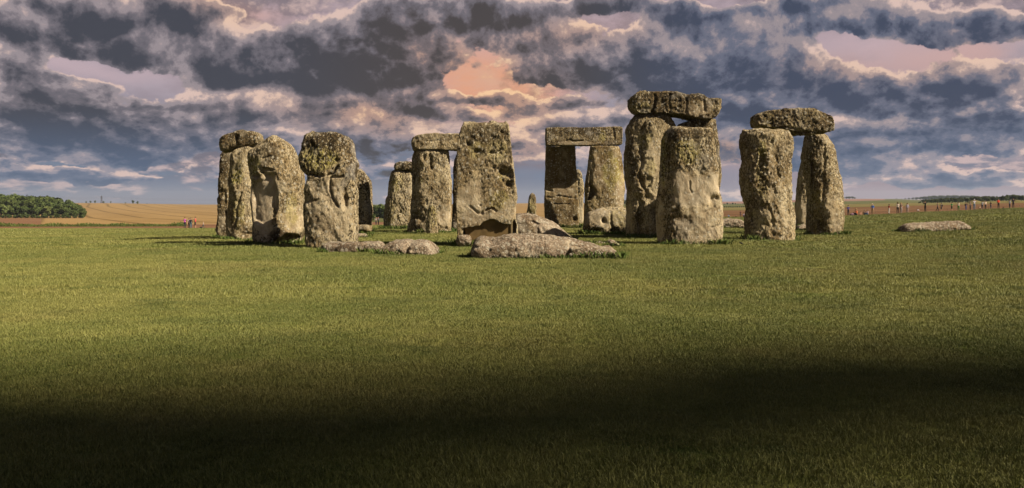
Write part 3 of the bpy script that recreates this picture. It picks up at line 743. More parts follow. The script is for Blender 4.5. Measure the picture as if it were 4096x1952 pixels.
upright("standing_stone", "dark sliver of an upright between the wide back upright and the middle stone",
    [(604, 1834, 1868), (615, 1828, 1870), (642, 1818, 1870), (699, 1812, 1870), (771, 1810, 1868), (878, 1808, 1866), (928, 1808, 1864)], 1.1, BOX, m_sarsen_dark, GU, seed=23, masks=[('d', 1825, 780, 30, 180, 1)])
upright("bluestone", "slim pale bluestone standing close before the wide back upright",
    [(816, 1722, 1732), (819, 1716, 1739), (825, 1713, 1744), (842, 1710, 1747), (871, 1706, 1749), (896, 1705, 1751), (930, 1704, 1754)], .6, RIDGE, m_sarsen, None, seed=24, dist=45.3, amp=(0.024, 0.018, 0.018), round_top=.25, cat="standing stone", masks=[('l', 1730, 860, 26, 60, .6)])

# middle stone with its concrete repair
J, dJ, YJ = upright("standing_stone", "broad middle upright standing on a brown concrete repair, with a knob on its flat top",
    [(493, 1860, 2031), (498, 1856, 2034), (509, 1852, 2037), (535, 1842, 2041), (565, 1835, 2045), (612, 1830, 2050), (664, 1829, 2057), (700, 1828, 2061), (738, 1827, 2064), (789, 1825, 2068), (828, 1826, 2062), (850, 1827, 2061), (880, 1828, 2061), (905, 1830, 2069), (962, 1831, 2069), (984, 1834, 2062)], 1.5, BUTT, m_sarsen, GU, seed=25, ds=.036, round_top=.12, crown=.02, amp=(0.035, 0.022, 0.030),
    feats=[('hole', [(1852, 1010), (1852, 912), (1880, 908), (1916, 902), (1934, 885), (1972, 876), (1994, 887), (2020, 898), (2044, 897), (2056, 880), (2075, 874), (2060, 1010)], .8, 4),
           ('ledge', [(1820, 720), (1858, 690), (1880, 668), (1905, 668), (1930, 700), (1960, 720), (2000, 770), (2035, 790), (2062, 800), (2062, 890), (2040, 905), (1990, 890), (1920, 910), (1820, 915)], -.20, 7),
           ('dent', 2012, 690, 20, 22, .20), ('dent', 2040, 695, 14, 18, .18), ('dent', 2035, 738, 16, 14, .26), ('dent', 1909, 604, 16, 8, .16), ('dent', 1915, 625, 22, 20, .06), ('dent', 1873, 574, 10, 7, .16), ('dent', 1970, 610, 22, 8, .08), ('dent', 1975, 668, 6, 6, .14),
           ('groove', [(1880, 825), (1895, 838), (1908, 850), (1930, 855)], 3, .08), ('groove', [(1940, 842), (1965, 830), (1985, 845)], 3, .10), ('groove', [(1984, 612), (2010, 595)], 3, .08), ('dent', 1928, 848, 6, 6, .12), ('dent', 1921, 822, 5, 4, .08), ('groove', [(1965, 690), (1990, 672), (2005, 710), (2035, 760)], 4, .06)],
    masks=[('d', 1945, 530, 100, 40, .75), ('d', 1850, 620, 24, 80, .6), ('l', 1905, 600, 40, 40, .5), ('l', 2010, 700, 24, 24, .6), ('l', 1990, 600, 50, 50, .45), ('s', 1880, 790, 60, 70, .7), ('s', 1900, 860, 70, 40, .7), ('s', 2040, 840, 26, 50, .6), ('s', 1990, 865, 50, 28, .5), ('l', 1995, 800, 45, 35, .55), ('d', 2040, 620, 14, 80, .5)])
m_conc = plain("repair_concrete", (0.12, 0.078, 0.032), .9, .3, 2.2); m_pale_conc = plain("pale_concrete", (0.20, 0.15, 0.08), .9, .2, 3.0)


def px_w(px, py, Y): return ((px - CX) / F * Y, Y, EYE - (py - HY) / F * Y)


def slab(name, pts, Y0, Y1, mat, parent, bev=.02):
    bm = bmesh.new(); lo = Vector(parent.location)
    f = [bm.verts.new(Vector(px_w(*p, Y0)) - lo) for p in pts]; face = bm.faces.new(f)
    r = bmesh.ops.extrude_face_region(bm, geom=[face]); vs_ = [g for g in r['geom'] if isinstance(g, bmesh.types.BMVert)]
    for v in vs_: v.co.y += Y1 - Y0
    bmesh.ops.bevel(bm, geom=list(bm.edges), offset=bev, segments=2, affect='EDGES')
    bmesh.ops.recalc_face_normals(bm, faces=bm.faces)
    me = bpy.data.meshes.new(name); bm.to_mesh(me); bm.free(); me.materials.append(mat)
    return obj(name, me, parent)


fr = YJ - .75
slab("concrete_infill", [(1853, 906), (1930, 872), (1972, 862), (2000, 876), (2041, 880), (2041, 990), (1880, 990)], fr + .16, fr + .85, m_conc, J)
slab("concrete_edge", [(2042.5, 880), (2051, 876), (2051, 985), (2042.5, 985)], fr + .12, fr + .8, m_pale_conc, J, .01)


def rock_part(name, px, py, rx, ry, ryd, Y, mat, parent, seed, zs=1.0):
    nu, nv = 40, 24
    U, Vv = np.meshgrid(np.linspace(0, 2 * PI, nu, endpoint=False), np.linspace(0.001, PI - 0.001, nv))
    d = np.stack([np.sin(Vv) * np.cos(U), np.sin(Vv) * np.sin(U), np.cos(Vv)], -1)
    d2 = np.sign(d) * np.abs(d) ** .8
    c = np.array(px_w(px, py, Y)); r = np.array([rx / F * Y, ryd, ry / F * Y])
    G = c + d2 * r * (1 + .12 * fbm(d.reshape(-1, 3) * 1.8, seed, 3).reshape(nv, nu, 1))
    base = tuple(parent.location) if parent is not None else (c[0], c[1], c[2] - r[2] * .8)
    return finish_stone(name, G, nv, nu, True, True, mat, None, None, None, seed, (.02, .03, .02), [], [], base, parent)


rock_part("tenon", 1974, 494, 17, 12, .16, YJ, m_sarsen, J, 31)
rock_part("knob", 2022, 493, 5.5, 6.5, .06, YJ - .2, m_sarsen_dark, J, 32)
rock_part("foot", 1856, 965, 30, 24, .35, fr + .1, m_fallen, J, 33)

# back trilithon
_, _, YO = upright("standing_stone", "flat-faced dull brown left upright of the square far trilithon",
    [(585, 2184, 2299), (600, 2183, 2300), (646, 2182, 2303), (709, 2180, 2308), (724, 2179, 2308), (783, 2178, 2311), (842, 2178, 2314), (908, 2179, 2316)], 1.2, BUTT, m_brown, GU, seed=41, amp=(0.024, 0.024, 0.018), round_top=.06, crown=.0, ds=.05,
    feats=[('groove', [(2185, 722), (2215, 728)], 4, .14), ('groove', [(2185, 758), (2206, 762)], 3, .10), ('groove', [(2188, 790), (2250, 785), (2300, 792)], 3, .06), ('dent', 2297, 875, 9, 10, .15), ('groove', [(2215, 815), (2276, 815)], 2, .06)],
    masks=[('s', 2245, 760, 60, 30, .5), ('d', 2240, 860, 75, 60, .6), ('d', 2260, 620, 50, 60, .3)])
_, _, YP = upright("standing_stone", "ochre stained right upright of the square far trilithon, dark cavity in its left edge",
    [(585, 2361, 2476), (615, 2356, 2484), (658, 2350, 2489), (709, 2344, 2496), (756, 2339, 2501), (771, 2338, 2500), (795, 2337, 2498), (830, 2336, 2495), (873, 2335, 2492), (912, 2334, 2490)], 1.3, RCORNER, m_brown, GU, seed=42, amp=(0.036, 0.030, 0.027), round_top=.06, crown=.0, ds=.048,
    feats=[('hole', [(2352, 785), (2360, 738), (2374, 742), (2388, 768), (2384, 780), (2362, 800), (2345, 806)], .5, 6), ('dent', 2363, 637, 7, 10, .25), ('dent', 2372, 665, 8, 22, .10), ('groove', [(2358, 640), (2364, 700), (2360, 740)], 5, .12), ('groove', [(2350, 770), (2380, 772)], 3, .1)],
    masks=[('l', 2450, 690, 36, 70, .8), ('d', 2440, 690, 30, 60, .5), ('d', 2440, 810, 60, 20, .6), ('s', 2400, 700, 35, 80, .4), ('s', 2480, 760, 18, 90, .6), ('d', 2345, 760, 14, 60, .7)])
lying("lintel_stone", "straight squared lintel of the square far trilithon",
    [(2182, 516, 580), (2184, 513, 583), (2190, 512.5, 583.5), (2277, 510, 584), (2356, 511.5, 584), (2434, 509, 583), (2480, 507.6, 582), (2485, 510, 577), (2487, 520, 572)], 1.1, (YO + YP) / 2, None, BUTT, m_sarsen_dark, GL, seed=43, cat="lintel stone", amp=(0.018, 0.018, 0.027), endround=.05, ds=.05,
    feats=[('groove', [(2265, 563), (2330, 561)], 2.5, .10), ('groove', [(2456, 515), (2458, 555)], 3, .05)], masks=[('d', 2320, 525, 150, 18, .6), ('l', 2410, 540, 14, 26, .7), ('s', 2300, 572, 80, 10, .5)])
upright("standing_stone", "thin upright glimpsed through the gap of the square far trilithon",
    [(681, 2304, 2318), (697, 2302, 2326), (732, 2302, 2331), (783, 2302, 2334), (842, 2302, 2334), (897, 2302, 2332)], .9, BOX, m_sarsen, GU, seed=44, masks=[('s', 2322, 840, 20, 60, .5)])
lying("boulder", "large squarish boulder lying before the right upright of the square far trilithon",
    [(2337, 880, 930), (2340, 866, 936), (2345, 857, 938), (2352, 849, 939), (2383, 838, 940), (2434, 830, 936), (2473, 829, 934), (2508, 830, 935), (2530, 836, 935), (2545, 850, 930)], 1.7, None, 938, BOX, m_sarsen, GF, seed=45, cat="boulder", amp=(0.060, 0.036, 0.045),
    feats=[('dent', 2414, 882, 8, 10, .22), ('dent', 2375, 925, 26, 14, .22), ('dent', 2455, 928, 18, 12, .2), ('groove', [(2440, 850), (2450, 930)], 4, .06)], masks=[('d', 2370, 920, 40, 24, .9), ('s', 2440, 868, 110, 40, .7), ('l', 2470, 870, 50, 40, .4), ('s', 2440, 850, 60, 20, .3)])
upright("heel_stone", "lone small upright far off, seen over the sloping slab",
    [(773, 2124, 2134), (776, 2121, 2138), (786, 2117, 2142), (812, 2113, 2145), (847, 2107, 2145), (880, 2105, 2146)], 1.0, BOX, m_sarsen_dark, GU, seed=46, dist=75, masks=[('l', 2125, 840, 16, 40, .5)])

# great trilithon on the right
_, _, YT = upright("standing_stone", "very tall left upright of the highest trilithon, with a broken rough edge",
    [(461, 2580, 2650), (463, 2556, 2668), (468, 2543, 2675), (485, 2529, 2690), (511, 2511, 2705), (558, 2503, 2706), (610, 2498, 2702), (673, 2495, 2698), (725, 2501, 2692), (767, 2508, 2686), (829, 2510, 2680), (881, 2507, 2672), (933, 2507, 2666), (953, 2511, 2660)], 1.7, RIDGE, m_sarsen, GU, seed=51, round_top=.5, ds=.042, amp=(0.072, 0.036, 0.036),
    feats=[('groove', [(2556, 700), (2566, 740), (2590, 770)], 5, .12), ('dent', 2570, 725, 9, 14, .16), ('dent', 2600, 720, 14, 12, .08), ('groove', [(2530, 752), (2575, 765), (2600, 745)], 4, .10), ('dent', 2590, 790, 18, 14, .10), ('groove', [(2565, 810), (2556, 880), (2560, 940)], 8, .15), ('dent', 2618, 845, 9, 25, .2), ('dent', 2520, 940, 6, 14, .35), ('groove', [(2562, 590), (2570, 650), (2556, 700)], 6, .10)],
    masks=[('d', 2520, 640, 24, 120, .8), ('d', 2600, 490, 90, 40, .8), ('s', 2612, 650, 40, 90, .45), ('s', 2640, 800, 40, 60, .35), ('d', 2556, 880, 14, 60, .8), ('l', 2575, 560, 30, 50, .5), ('l', 2600, 680, 26, 60, .45), ('s', 2518, 880, 12, 70, .4)])
_, _, YV = upright("standing_stone", "right upright of the highest trilithon, half hidden behind the square-topped upright",
    [(476, 2790, 2862), (484, 2750, 2863), (490, 2728, 2864), (508, 2706, 2866), (532, 2704, 2868), (584, 2700, 2876), (636, 2700, 2881), (693, 2700, 2884), (735, 2700, 2877), (777, 2700, 2871), (850, 2700, 2868), (949, 2700, 2860)], 1.2, BOX, m_sarsen_dark, GU, seed=52, dist=40.5, masks=[('d', 2790, 510, 90, 30, .9), ('d', 2868, 620, 20, 120, .6)])
lying("lintel_stone", "huge lobed lintel on top of the highest trilithon",
    [(2515, 402, 418), (2517, 397, 424), (2527, 388, 440), (2537, 379, 452), (2543, 375.6, 457), (2553, 372, 461), (2569, 369, 461), (2595, 371, 459), (2610, 371.5, 460), (2657, 371.5, 461), (2694, 376, 463), (2735, 384, 467), (2746, 386, 470), (2767, 383, 477), (2782, 382, 479), (2803, 386, 481), (2816, 396, 482), (2840, 395, 482), (2852, 398, 475), (2866, 401, 456), (2873, 408, 436), (2876, 414, 422)],
    1.7, (YT + YV) / 2, None, BUTT, m_sarsen_dark, GL, seed=53, cat="lintel stone", amp=(0.042, 0.030, 0.041),
    feats=[('groove', [(2618, 378), (2624, 400), (2615, 425), (2606, 455)], 4, .13), ('groove', [(2680, 378), (2679, 430), (2676, 460)], 3, .08), ('groove', [(2746, 392), (2746, 465)], 3, .07), ('groove', [(2815, 400), (2818, 440)], 4, .08), ('dent', 2580, 440, 40, 18, .06)],
    masks=[('d', 2690, 385, 190, 22, .8), ('d', 2640, 420, 40, 40, .5), ('s', 2800, 435, 60, 26, .5), ('l', 2570, 430, 36, 24, .4)])
upright("standing_stone", "broad square-topped front upright, rough above and smooth pale below, right of the middle",
    [(512, 2684, 2838), (516, 2678, 2844), (532, 2660, 2847), (558, 2645, 2851), (568, 2644, 2853), (610, 2641, 2858), (652, 2640, 2863), (693, 2639, 2867), (714, 2638, 2868), (746, 2636, 2867), (770, 2633, 2870), (792, 2630, 2878), (829, 2626, 2884), (860, 2623, 2886), (881, 2624, 2887), (923, 2628, 2887), (980, 2632, 2886)], 1.5, LCORNER, m_sarsen, GU, seed=54, ds=.038, round_top=.15, crown=.02, amp=(0.042, 0.024, 0.032),
    feats=[('groove', [(2640, 694), (2675, 688), (2720, 670)], 2.5, .09), ('groove', [(2722, 670), (2742, 696)], 2, .05), ('groove', [(2758, 725), (2760, 755), (2770, 772)], 3, .08), ('dent', 2850, 800, 18, 26, .12), ('dent', 2868, 793, 8, 8, .12), ('dent', 2690, 775, 20, 12, .08), ('groove', [(2815, 850), (2860, 825)], 2.5, .05), ('dent', 2720, 880, 50, 22, .05), ('groove', [(2640, 600), (2665, 594)], 2, .08), ('dent', 2790, 745, 34, 40, -.05), ('groove', [(2840, 910), (2884, 903)], 2.5, .05)],
    masks=[('s', 2780, 770, 120, 100, .85), ('s', 2790, 880, 110, 120, .5), ('l', 2655, 620, 14, 110, 1), ('l', 2745, 610, 60, 50, .75), ('d', 2770, 535, 100, 26, .9), ('d', 2840, 620, 22, 80, .6), ('d', 2720, 900, 50, 60, .75), ('d', 2740, 950, 70, 30, .5), ('s', 2640, 880, 18, 120, .5), ('d', 2675, 620, 8, 80, .8)])
lying("boulder", "low rounded boulder between the square-topped upright and the right trilithon",
    [(2862, 884, 912), (2870, 880, 914), (2887, 877, 915), (2914, 874, 915), (2941, 876, 915), (2960, 879.5, 914), (2971, 887, 913), (2978, 898, 908)], 1.3, None, 914, BOX, m_fallen, GF, seed=55, cat="boulder", masks=[('d', 2900, 900, 30, 14, .6)])

# right trilithon
_, _, YX = upright("standing_stone", "broad fluted left upright of the right-hand trilithon",
    [(516, 2976, 3144), (520, 2971, 3152), (525, 2968, 3157), (541, 2963, 3164), (555, 2963, 3167), (582, 2964, 3170), (592, 2965, 3171), (620, 2969, 3168), (652, 2972, 3165), (685, 2966, 3165), (717, 2965, 3166), (759, 2970, 3170), (805, 2978, 3173), (824, 2982, 3174), (838, 2985, 3176), (866, 2982, 3179), (907, 2981, 3177), (952, 2985, 3172), (963, 2988, 3168)], 1.7, RIDGE, m_sarsen, GU, seed=56, ds=.04, round_top=.3, crown=.02, amp=(0.060, 0.042, 0.045),
    feats=[('dent', 3012, 872, 7, 16, .35), ('dent', 2996, 838, 12, 8, .28), ('dent', 3000, 815, 14, 12, .15), ('groove', [(3040, 600), (3044, 680)], 4, .06), ('groove', [(3118, 540), (3108, 620), (3112, 700)], 9, .06), ('dent', 3050, 650, 18, 90, .04), ('groove', [(3080, 840), (3096, 900)], 5, .07)],
    masks=[('l', 3052, 600, 20, 50, .9), ('l', 3050, 700, 22, 80, .5), ('d', 3055, 700, 16, 80, .45), ('d', 2975, 590, 20, 70, .6), ('d', 3150, 590, 24, 80, .55), ('s', 3085, 680, 14, 120, .35), ('d', 3000, 830, 20, 30, .7), ('s', 3120, 880, 50, 60, .3)])
_, _, YY = upright("standing_stone", "tapering right upright of the right-hand trilithon, furthest right of all uprights",
    [(536, 3228, 3297), (543, 3225, 3304), (555, 3223, 3312), (564, 3221, 3322), (578, 3219, 3334), (606, 3215, 3344), (643, 3213, 3351), (689, 3217, 3358), (717, 3222, 3361), (745, 3226, 3365), (791, 3230, 3369), (838, 3232, 3372), (884, 3231, 3375), (920, 3234, 3375), (940, 3238, 3373)], 1.5, RIDGE, m_sarsen, GU, seed=57, ds=.042, round_top=.3, crown=.02, amp=(0.060, 0.036, 0.041),
    feats=[('groove', [(3252, 650), (3250, 700), (3244, 770)], 5, .28), ('groove', [(3300, 580), (3296, 700), (3292, 820)], 5, .08), ('dent', 3285, 905, 14, 40, .14)],
    masks=[('d', 3260, 640, 40, 120, .75), ('d', 3290, 900, 20, 50, .8), ('s', 3320, 850, 30, 90, .35), ('l', 3260, 800, 30, 60, .4), ('d', 3250, 560, 30, 26, .9)])
lying("lintel_stone", "tilted thick lintel of the right-hand trilithon",
    [(3011, 474, 488), (3014, 464, 499), (3023, 459, 512), (3047, 449, 514), (3054, 447, 515), (3079, 444, 517), (3093, 441, 518), (3126, 439, 521), (3144, 438.6, 526), (3158, 438.5, 532), (3172, 438, 540), (3218, 437.6, 541), (3228, 437.6, 540), (3244, 439.5, 538), (3256, 448, 536.5), (3274, 454, 535), (3293, 459.5, 533), (3311, 469, 531), (3317, 482, 529), (3321, 500, 518)], 1.5, (YX + YY) / 2 - .2, None, BUTT, m_sarsen_dark, GL, seed=58, cat="lintel stone", amp=(0.036, 0.030, 0.045), endround=.10,
    feats=[('hole', [(3050, 500), (3064, 506), (3085, 520), (3050, 522)], .3, 5), ('groove', [(3080, 516), (3150, 510), (3230, 528), (3300, 530)], 4, .08), ('ledge', [(3150, 525), (3240, 527), (3230, 548), (3150, 548)], .3, 5)], masks=[('d', 3160, 470, 140, 40, .5), ('l', 3070, 480, 26, 26, .4)])
upright("standing_stone", "pale upright half hidden behind the tapering rightmost upright",
    [(636, 3214, 3250), (661, 3207, 3255), (708, 3195, 3258), (754, 3191, 3258), (805, 3186, 3258), (866, 3186, 3258), (905, 3188, 3256)], 1.2, BOX, m_sarsen, GU, seed=59, masks=[('s', 3205, 850, 30, 60, .8)])
lying("boulder", "little rounded boulder at the left foot of the tapering rightmost upright", [(3186, 912, 922), (3192, 905, 924), (3206, 899, 925), (3222, 896, 925), (3238, 896, 925), (3250, 902, 924)], .9, None, 924, ROUND, m_fallen, GF, seed=60, cat="boulder")

# fallen stones in front
lying("fallen_stone", "biggest fallen stone, long and lichen spotted, lying in front of the middle upright",
    [(1892, 984, 1004), (1895, 972, 1016), (1902, 963, 1026), (1910, 955.6, 1030), (1922, 950, 1033), (1934, 946.5, 1035), (1962, 949, 1037), (1992, 942, 1038), (2016, 933, 1038), (2052, 930, 1039), (2098, 931, 1039), (2143, 937, 1038), (2204, 943, 1036), (2264, 949, 1034), (2310, 958, 1034), (2355, 970, 1034), (2401, 983, 1034), (2440, 986, 1033), (2452, 993, 1031), (2462, 1002, 1029), (2470, 1012, 1025), (2473, 1017, 1022)], 1.5, None, 1036, LOWROCK, m_fallen, GF, seed=61, ds=.03, amp=(0.048, 0.030, 0.027),
    feats=[('groove', [(2280, 965), (2276, 1000), (2256, 1030)], 4, .06), ('ledge', [(2262, 1012), (2300, 1000), (2360, 992), (2400, 1000), (2440, 1010), (2450, 1045), (2260, 1045)], .06, 8), ('groove', [(1900, 990), (1960, 1000)], 8, .05), ('groove', [(2280, 985), (2340, 990), (2380, 985)], 4, .06)],
    masks=[('d', 1990, 1015, 110, 26, .7), ('d', 2330, 1015, 60, 18, .7), ('d', 2420, 1020, 40, 16, .6), ('s', 2240, 975, 60, 24, .5), ('d', 1910, 1000, 30, 20, .5)])  # dark mask on the right lower face paints in its shade
lying("fallen_stone", "smooth sloping slab rising behind the biggest fallen stone",
    [(2052, 866, 940), (2062, 855, 955), (2074, 851, 960), (2107, 851, 962), (2143, 857, 964), (2186, 874, 965), (2231, 895, 966), (2252, 916, 966), (2275, 938, 966), (2292, 954, 965)], 1.6, None, 966, LOWROCK, m_fallen, GF, seed=62, amp=(0.036, 0.024, 0.018), ds=.036,
    feats=[('groove', [(2130, 885), (2160, 900), (2175, 925)], 6, .05), ('ledge', [(2060, 892), (2130, 884), (2155, 900), (2165, 950), (2060, 960)], .08, 9)], masks=[('s', 2200, 910, 80, 60, .25), ('d', 2150, 870, 70, 22, .45), ('d', 2085, 925, 60, 44, .95)])
lying("fallen_stone", "low slab lying in front of the block-headed upright",
    [(1293, 990, 1003), (1297, 985, 1008), (1303, 978, 1011), (1313, 974, 1013), (1328, 971, 1014), (1377, 969.5, 1015), (1455, 968.5, 1016), (1500, 967, 1016), (1519, 967.5, 1016), (1530, 971, 1014), (1538, 980, 1008)], 1.2, None, 1013, BOX, m_fallen, GF, seed=63, ds=.032, amp=(0.042, 0.030, 0.027), masks=[('d', 1385, 990, 40, 16, .7)], feats=[('groove', [(1430, 975), (1434, 1010)], 4, .06)])
lying("fallen_stone", "double-humped boulder at the right end of the low left slab",
    [(1522, 1000, 1016), (1528, 986, 1020), (1536, 976, 1023), (1552, 966.6, 1025), (1581, 957, 1026), (1629, 954, 1027), (1655, 958, 1027), (1688, 956.5, 1027), (1717, 962, 1026), (1734, 977, 1024), (1743, 992, 1020), (1749, 1005, 1014)], 1.5, None, 1022, LOWROCK, m_fallen, GF, seed=64, ds=.032, amp=(0.048, 0.030, 0.027),
    feats=[('groove', [(1655, 962), (1632, 985), (1625, 1018)], 9, .22), ('groove', [(1590, 1000), (1610, 1018)], 4, .08), ('dent', 1560, 990, 20, 14, .08), ('dent', 1640, 1008, 9, 9, -.10)], masks=[('d', 1560, 1000, 40, 24, .8), ('d', 1640, 1000, 24, 26, .5), ('s', 1640, 1008, 10, 10, 1), ('d', 1680, 1000, 30, 20, .5)])
lying("boulder", "small pointed boulder beyond the tail of the biggest fallen stone", [(2427, 968, 984), (2431, 961, 985), (2440, 956, 986), (2452, 957, 987), (2468, 968, 987), (2481, 982, 986)], .7, None, 986, ROUND, m_fallen, GF, seed=65, cat="boulder", ds=.03)
lying("boulder", "flat scrap of stone barely showing beside the small pointed boulder", [(2368, 971, 974), (2385, 966, 976), (2405, 965, 976), (2424, 970, 975)], .6, None, 975, LOWROCK, m_fallen, GF, seed=66, cat="boulder", ds=.03)
lying("fallen_stone", "isolated grey fallen slab on the right lawn before the visitors",
    [(3603, 915, 925), (3606, 909, 929), (3612, 902, 931), (3628, 894, 931), (3660, 891, 930), (3723, 888, 928), (3760, 884, 926), (3793, 881.5, 925), (3825, 882, 922), (3838, 884, 921), (3850, 890, 919), (3858, 898, 918), (3864, 908, 915)], 1.4, None, 927, LOWROCK, m_fallen, GF, seed=67, ds=.04, amp=(0.048, 0.030, 0.027), masks=[('d', 3720, 915, 120, 10, .5)])

# ------------------------------------------------------------------ grass: blades on the lawn, long grass round the stones
def blade_clump(name, n, rad, hgt, wid, seed, seg=2, mat=None):
    r = random.Random(seed); V = []; Fc = []
    for _ in range(n):
        a = r.uniform(0, 2 * PI); q = rad * math.sqrt(r.random()); x, y = q * math.cos(a), q * math.sin(a)
        th = r.uniform(0, 2 * PI); h = hgt * r.uniform(.55, 1.25); w = wid * r.uniform(.7, 1.3); ln = h * r.uniform(.2, .9); la = r.uniform(0, 2 * PI)
        dx, dy = math.cos(th) * w / 2, math.sin(th) * w / 2; lx, ly = math.cos(la) * ln, math.sin(la) * ln
        b = len(V)
        if seg == 2:
            V += [(x - dx, y - dy, -.01), (x + dx, y + dy, -.01), (x + dx * .8 + lx * .35, y + dy * .8 + ly * .35, h * .6), (x - dx * .8 + lx * .35, y - dy * .8 + ly * .35, h * .6), (x + lx, y + ly, h)]
            Fc += [(b, b + 1, b + 2), (b, b + 2, b + 3), (b + 3, b + 2, b + 4)]
        else:
            V += [(x - dx, y - dy, -.01), (x + dx, y + dy, -.01), (x + lx, y + ly, h)]; Fc += [(b, b + 1, b + 2)]
    me = mesh(name, V, np.array(Fc), [mat or m_blade], smooth=False)
    return bpy.data.objects.new(name, me)


def scatter(name, label, pts, clump, smin, smax, seed):
    me = mesh(name, pts, [])
    o = obj(name, me); tag(o, label, kind='stuff')
    ng = bpy.data.node_groups.new(name, 'GeometryNodeTree')
    ng.interface.new_socket('Geometry', in_out='INPUT', socket_type='NodeSocketGeometry'); ng.interface.new_socket('Geometry', in_out='OUTPUT', socket_type='NodeSocketGeometry')
    N = ng.nodes; L = ng.links
    gi = N.new('NodeGroupInput'); go = N.new('NodeGroupOutput'); ip = N.new('GeometryNodeInstanceOnPoints'); oi = N.new('GeometryNodeObjectInfo')
    oi.inputs['Object'].default_value = clump
    rv = N.new('FunctionNodeRandomValue'); rv.data_type = 'FLOAT_VECTOR'; rv.inputs[0].default_value = (-.06, -.06, 0); rv.inputs[1].default_value = (.06, .06, 6.283)
    rs = N.new('FunctionNodeRandomValue'); rs.data_type = 'FLOAT'; rs.inputs[2].default_value = smin; rs.inputs[3].default_value = smax; rs.inputs['Seed'].default_value = seed
    L.new(gi.outputs[0], ip.inputs['Points']); L.new(oi.outputs['Geometry'], ip.inputs['Instance'])
    L.new(rv.outputs[0], ip.inputs['Rotation']); L.new(rs.outputs[1], ip.inputs['Scale']); L.new(ip.outputs[0], go.inputs[0])
    md = o.modifiers.new('scatter', 'NODES'); md.node_group = ng
    return o


rg = np.random.default_rng(7)


def lawn_points(n, y0, y1, margin=1.15, patch=None):
    # uniform over the ground that the photograph's view takes in
    y = np.sqrt(rg.uniform(y0 ** 2, y1 ** 2, n)) if y0 > 12 else rg.uniform(0, 1, n) ** .72 * (y1 - y0) + y0; x = rg.uniform(-1, 1, n) * (y * (2048 / F) * margin + 5.0)
    z = tz(x, y) + 0.035 * fbm(np.stack([x * .22, y * .22, x * 0], 1), 5, 3) * sstep(y, 2, 8)
    if patch:
        k = fbm(np.stack([x * patch[0], y * patch[0], x * 0 + 9], 1), 8, 3) > patch[1]; x, y, z = x[k], y[k], z[k]
    return np.stack([x, y, z - .004], 1)


scatter("grass", "short mown grass blades of the near lawn", lawn_points(17000, 3.0, 15.5), blade_clump("grass_clump_near", 210, .17, .027, .0042, 1), .8, 1.4, 1)
scatter("grass", "short mown grass blades of the lawn before the stones", lawn_points(17000, 15.0, 31), blade_clump("grass_clump_middle", 140, .27, .033, .009, 2, 1), .8, 1.4, 2)
scatter("grass", "short mown grass blades of the lawn among the stones", lawn_points(18000, 30.5, 64), blade_clump("grass_clump_far", 110, .50, .040, .018, 3, 1), .8, 1.4, 3)
scatter("grass", "short mown grass blades of the lawn beyond the stones", lawn_points(17000, 63, 144), blade_clump("grass_clump_distant", 75, 1.0, .045, .04, 5, 1), .8, 1.4, 5)
scatter("grass", "slightly longer scruffy grass patches in the near lawn", lawn_points(7000, 3.0, 34, 1.15, (.45, .28)), blade_clump("grass_clump_long", 90, .22, .048, .006, 4), .7, 1.3, 4)

V = []; Fc = []; r = random.Random(9)
for (x0, x1, yc, th, px_, dens_) in BASES:
    per = 2 * (x1 - x0 + th); n = int(per * (95 if th > 1 else 40))
    for _ in range(n):
        s = r.random()
        if s < .62: x, y = r.uniform(x0 - .1, x1 + .1), yc - th / 2 * .98 - abs(r.gauss(0, .10)) + .06
        elif s < .81: x, y = x0 - abs(r.gauss(0, .14)) + .04, r.uniform(yc - th / 2, yc + th / 2)
        else: x, y = x1 + abs(r.gauss(0, .14)) - .04, r.uniform(yc - th / 2, yc + th / 2)
        k = vnoise(np.array([[x * 1.3, y * 1.3, 3.]]), 3)[0]
        if k < -.15 and r.random() < .75: continue
        h = r.uniform(.05, .15) * (1.25 + k); w = r.uniform(.015, .03); th_ = r.uniform(0, PI); la = r.uniform(0, 2 * PI); z = float(tz(x, y)[0]) - .01
        dx, dy = math.cos(th_) * w / 2, math.sin(th_) * w / 2; lx, ly = math.cos(la) * h * .6, math.sin(la) * h * .6; b = len(V)
        V += [(x - dx, y - dy, z), (x + dx, y + dy, z), (x + lx * .4 + dx * .7, y + ly * .4 + dy * .7, z + h * .65), (x + lx, y + ly, z + h)]
        Fc += [(b, b + 1, b + 2), (b, b + 2, b + 3)]
tag(obj("long_grass", mesh("long_grass", V, np.array(Fc), [m_tuft], smooth=False)), "dark unmown grass fringing the feet of the stones", kind='stuff')

# tall weeds along the far edge of the lawn on the left
V = []; Fc = []
for _ in range(9000):
    px_ = r.uniform(-120, 745); y = 163 + r.gauss(0, 1.1); x = (px_ - CX) / F * y
    k = vnoise(np.array([[x * .35, 3., 1.]]), 6)[0]; h = r.uniform(.15, .5) * (1.1 + k * .8); z = float(tz(x, y)[0]); w = r.uniform(.08, .2); a = r.uniform(0, PI); b = len(V)
    dx, dy = math.cos(a) * w / 2, math.sin(a) * w / 2; zz = z + r.uniform(0, h); o_ = r.uniform(-.15, .15)
    V += [(x - dx, y - dy, zz - .05), (x + dx, y + dy, zz - .05), (x + o_, y, zz + w * 1.4)]; Fc += [(b, b + 1, b + 2)]
tag(obj("weeds", mesh("weeds", V, np.array(Fc), [m_tuft], smooth=False)), "low dark line of weeds edging the cornfield on the left", kind='stuff')

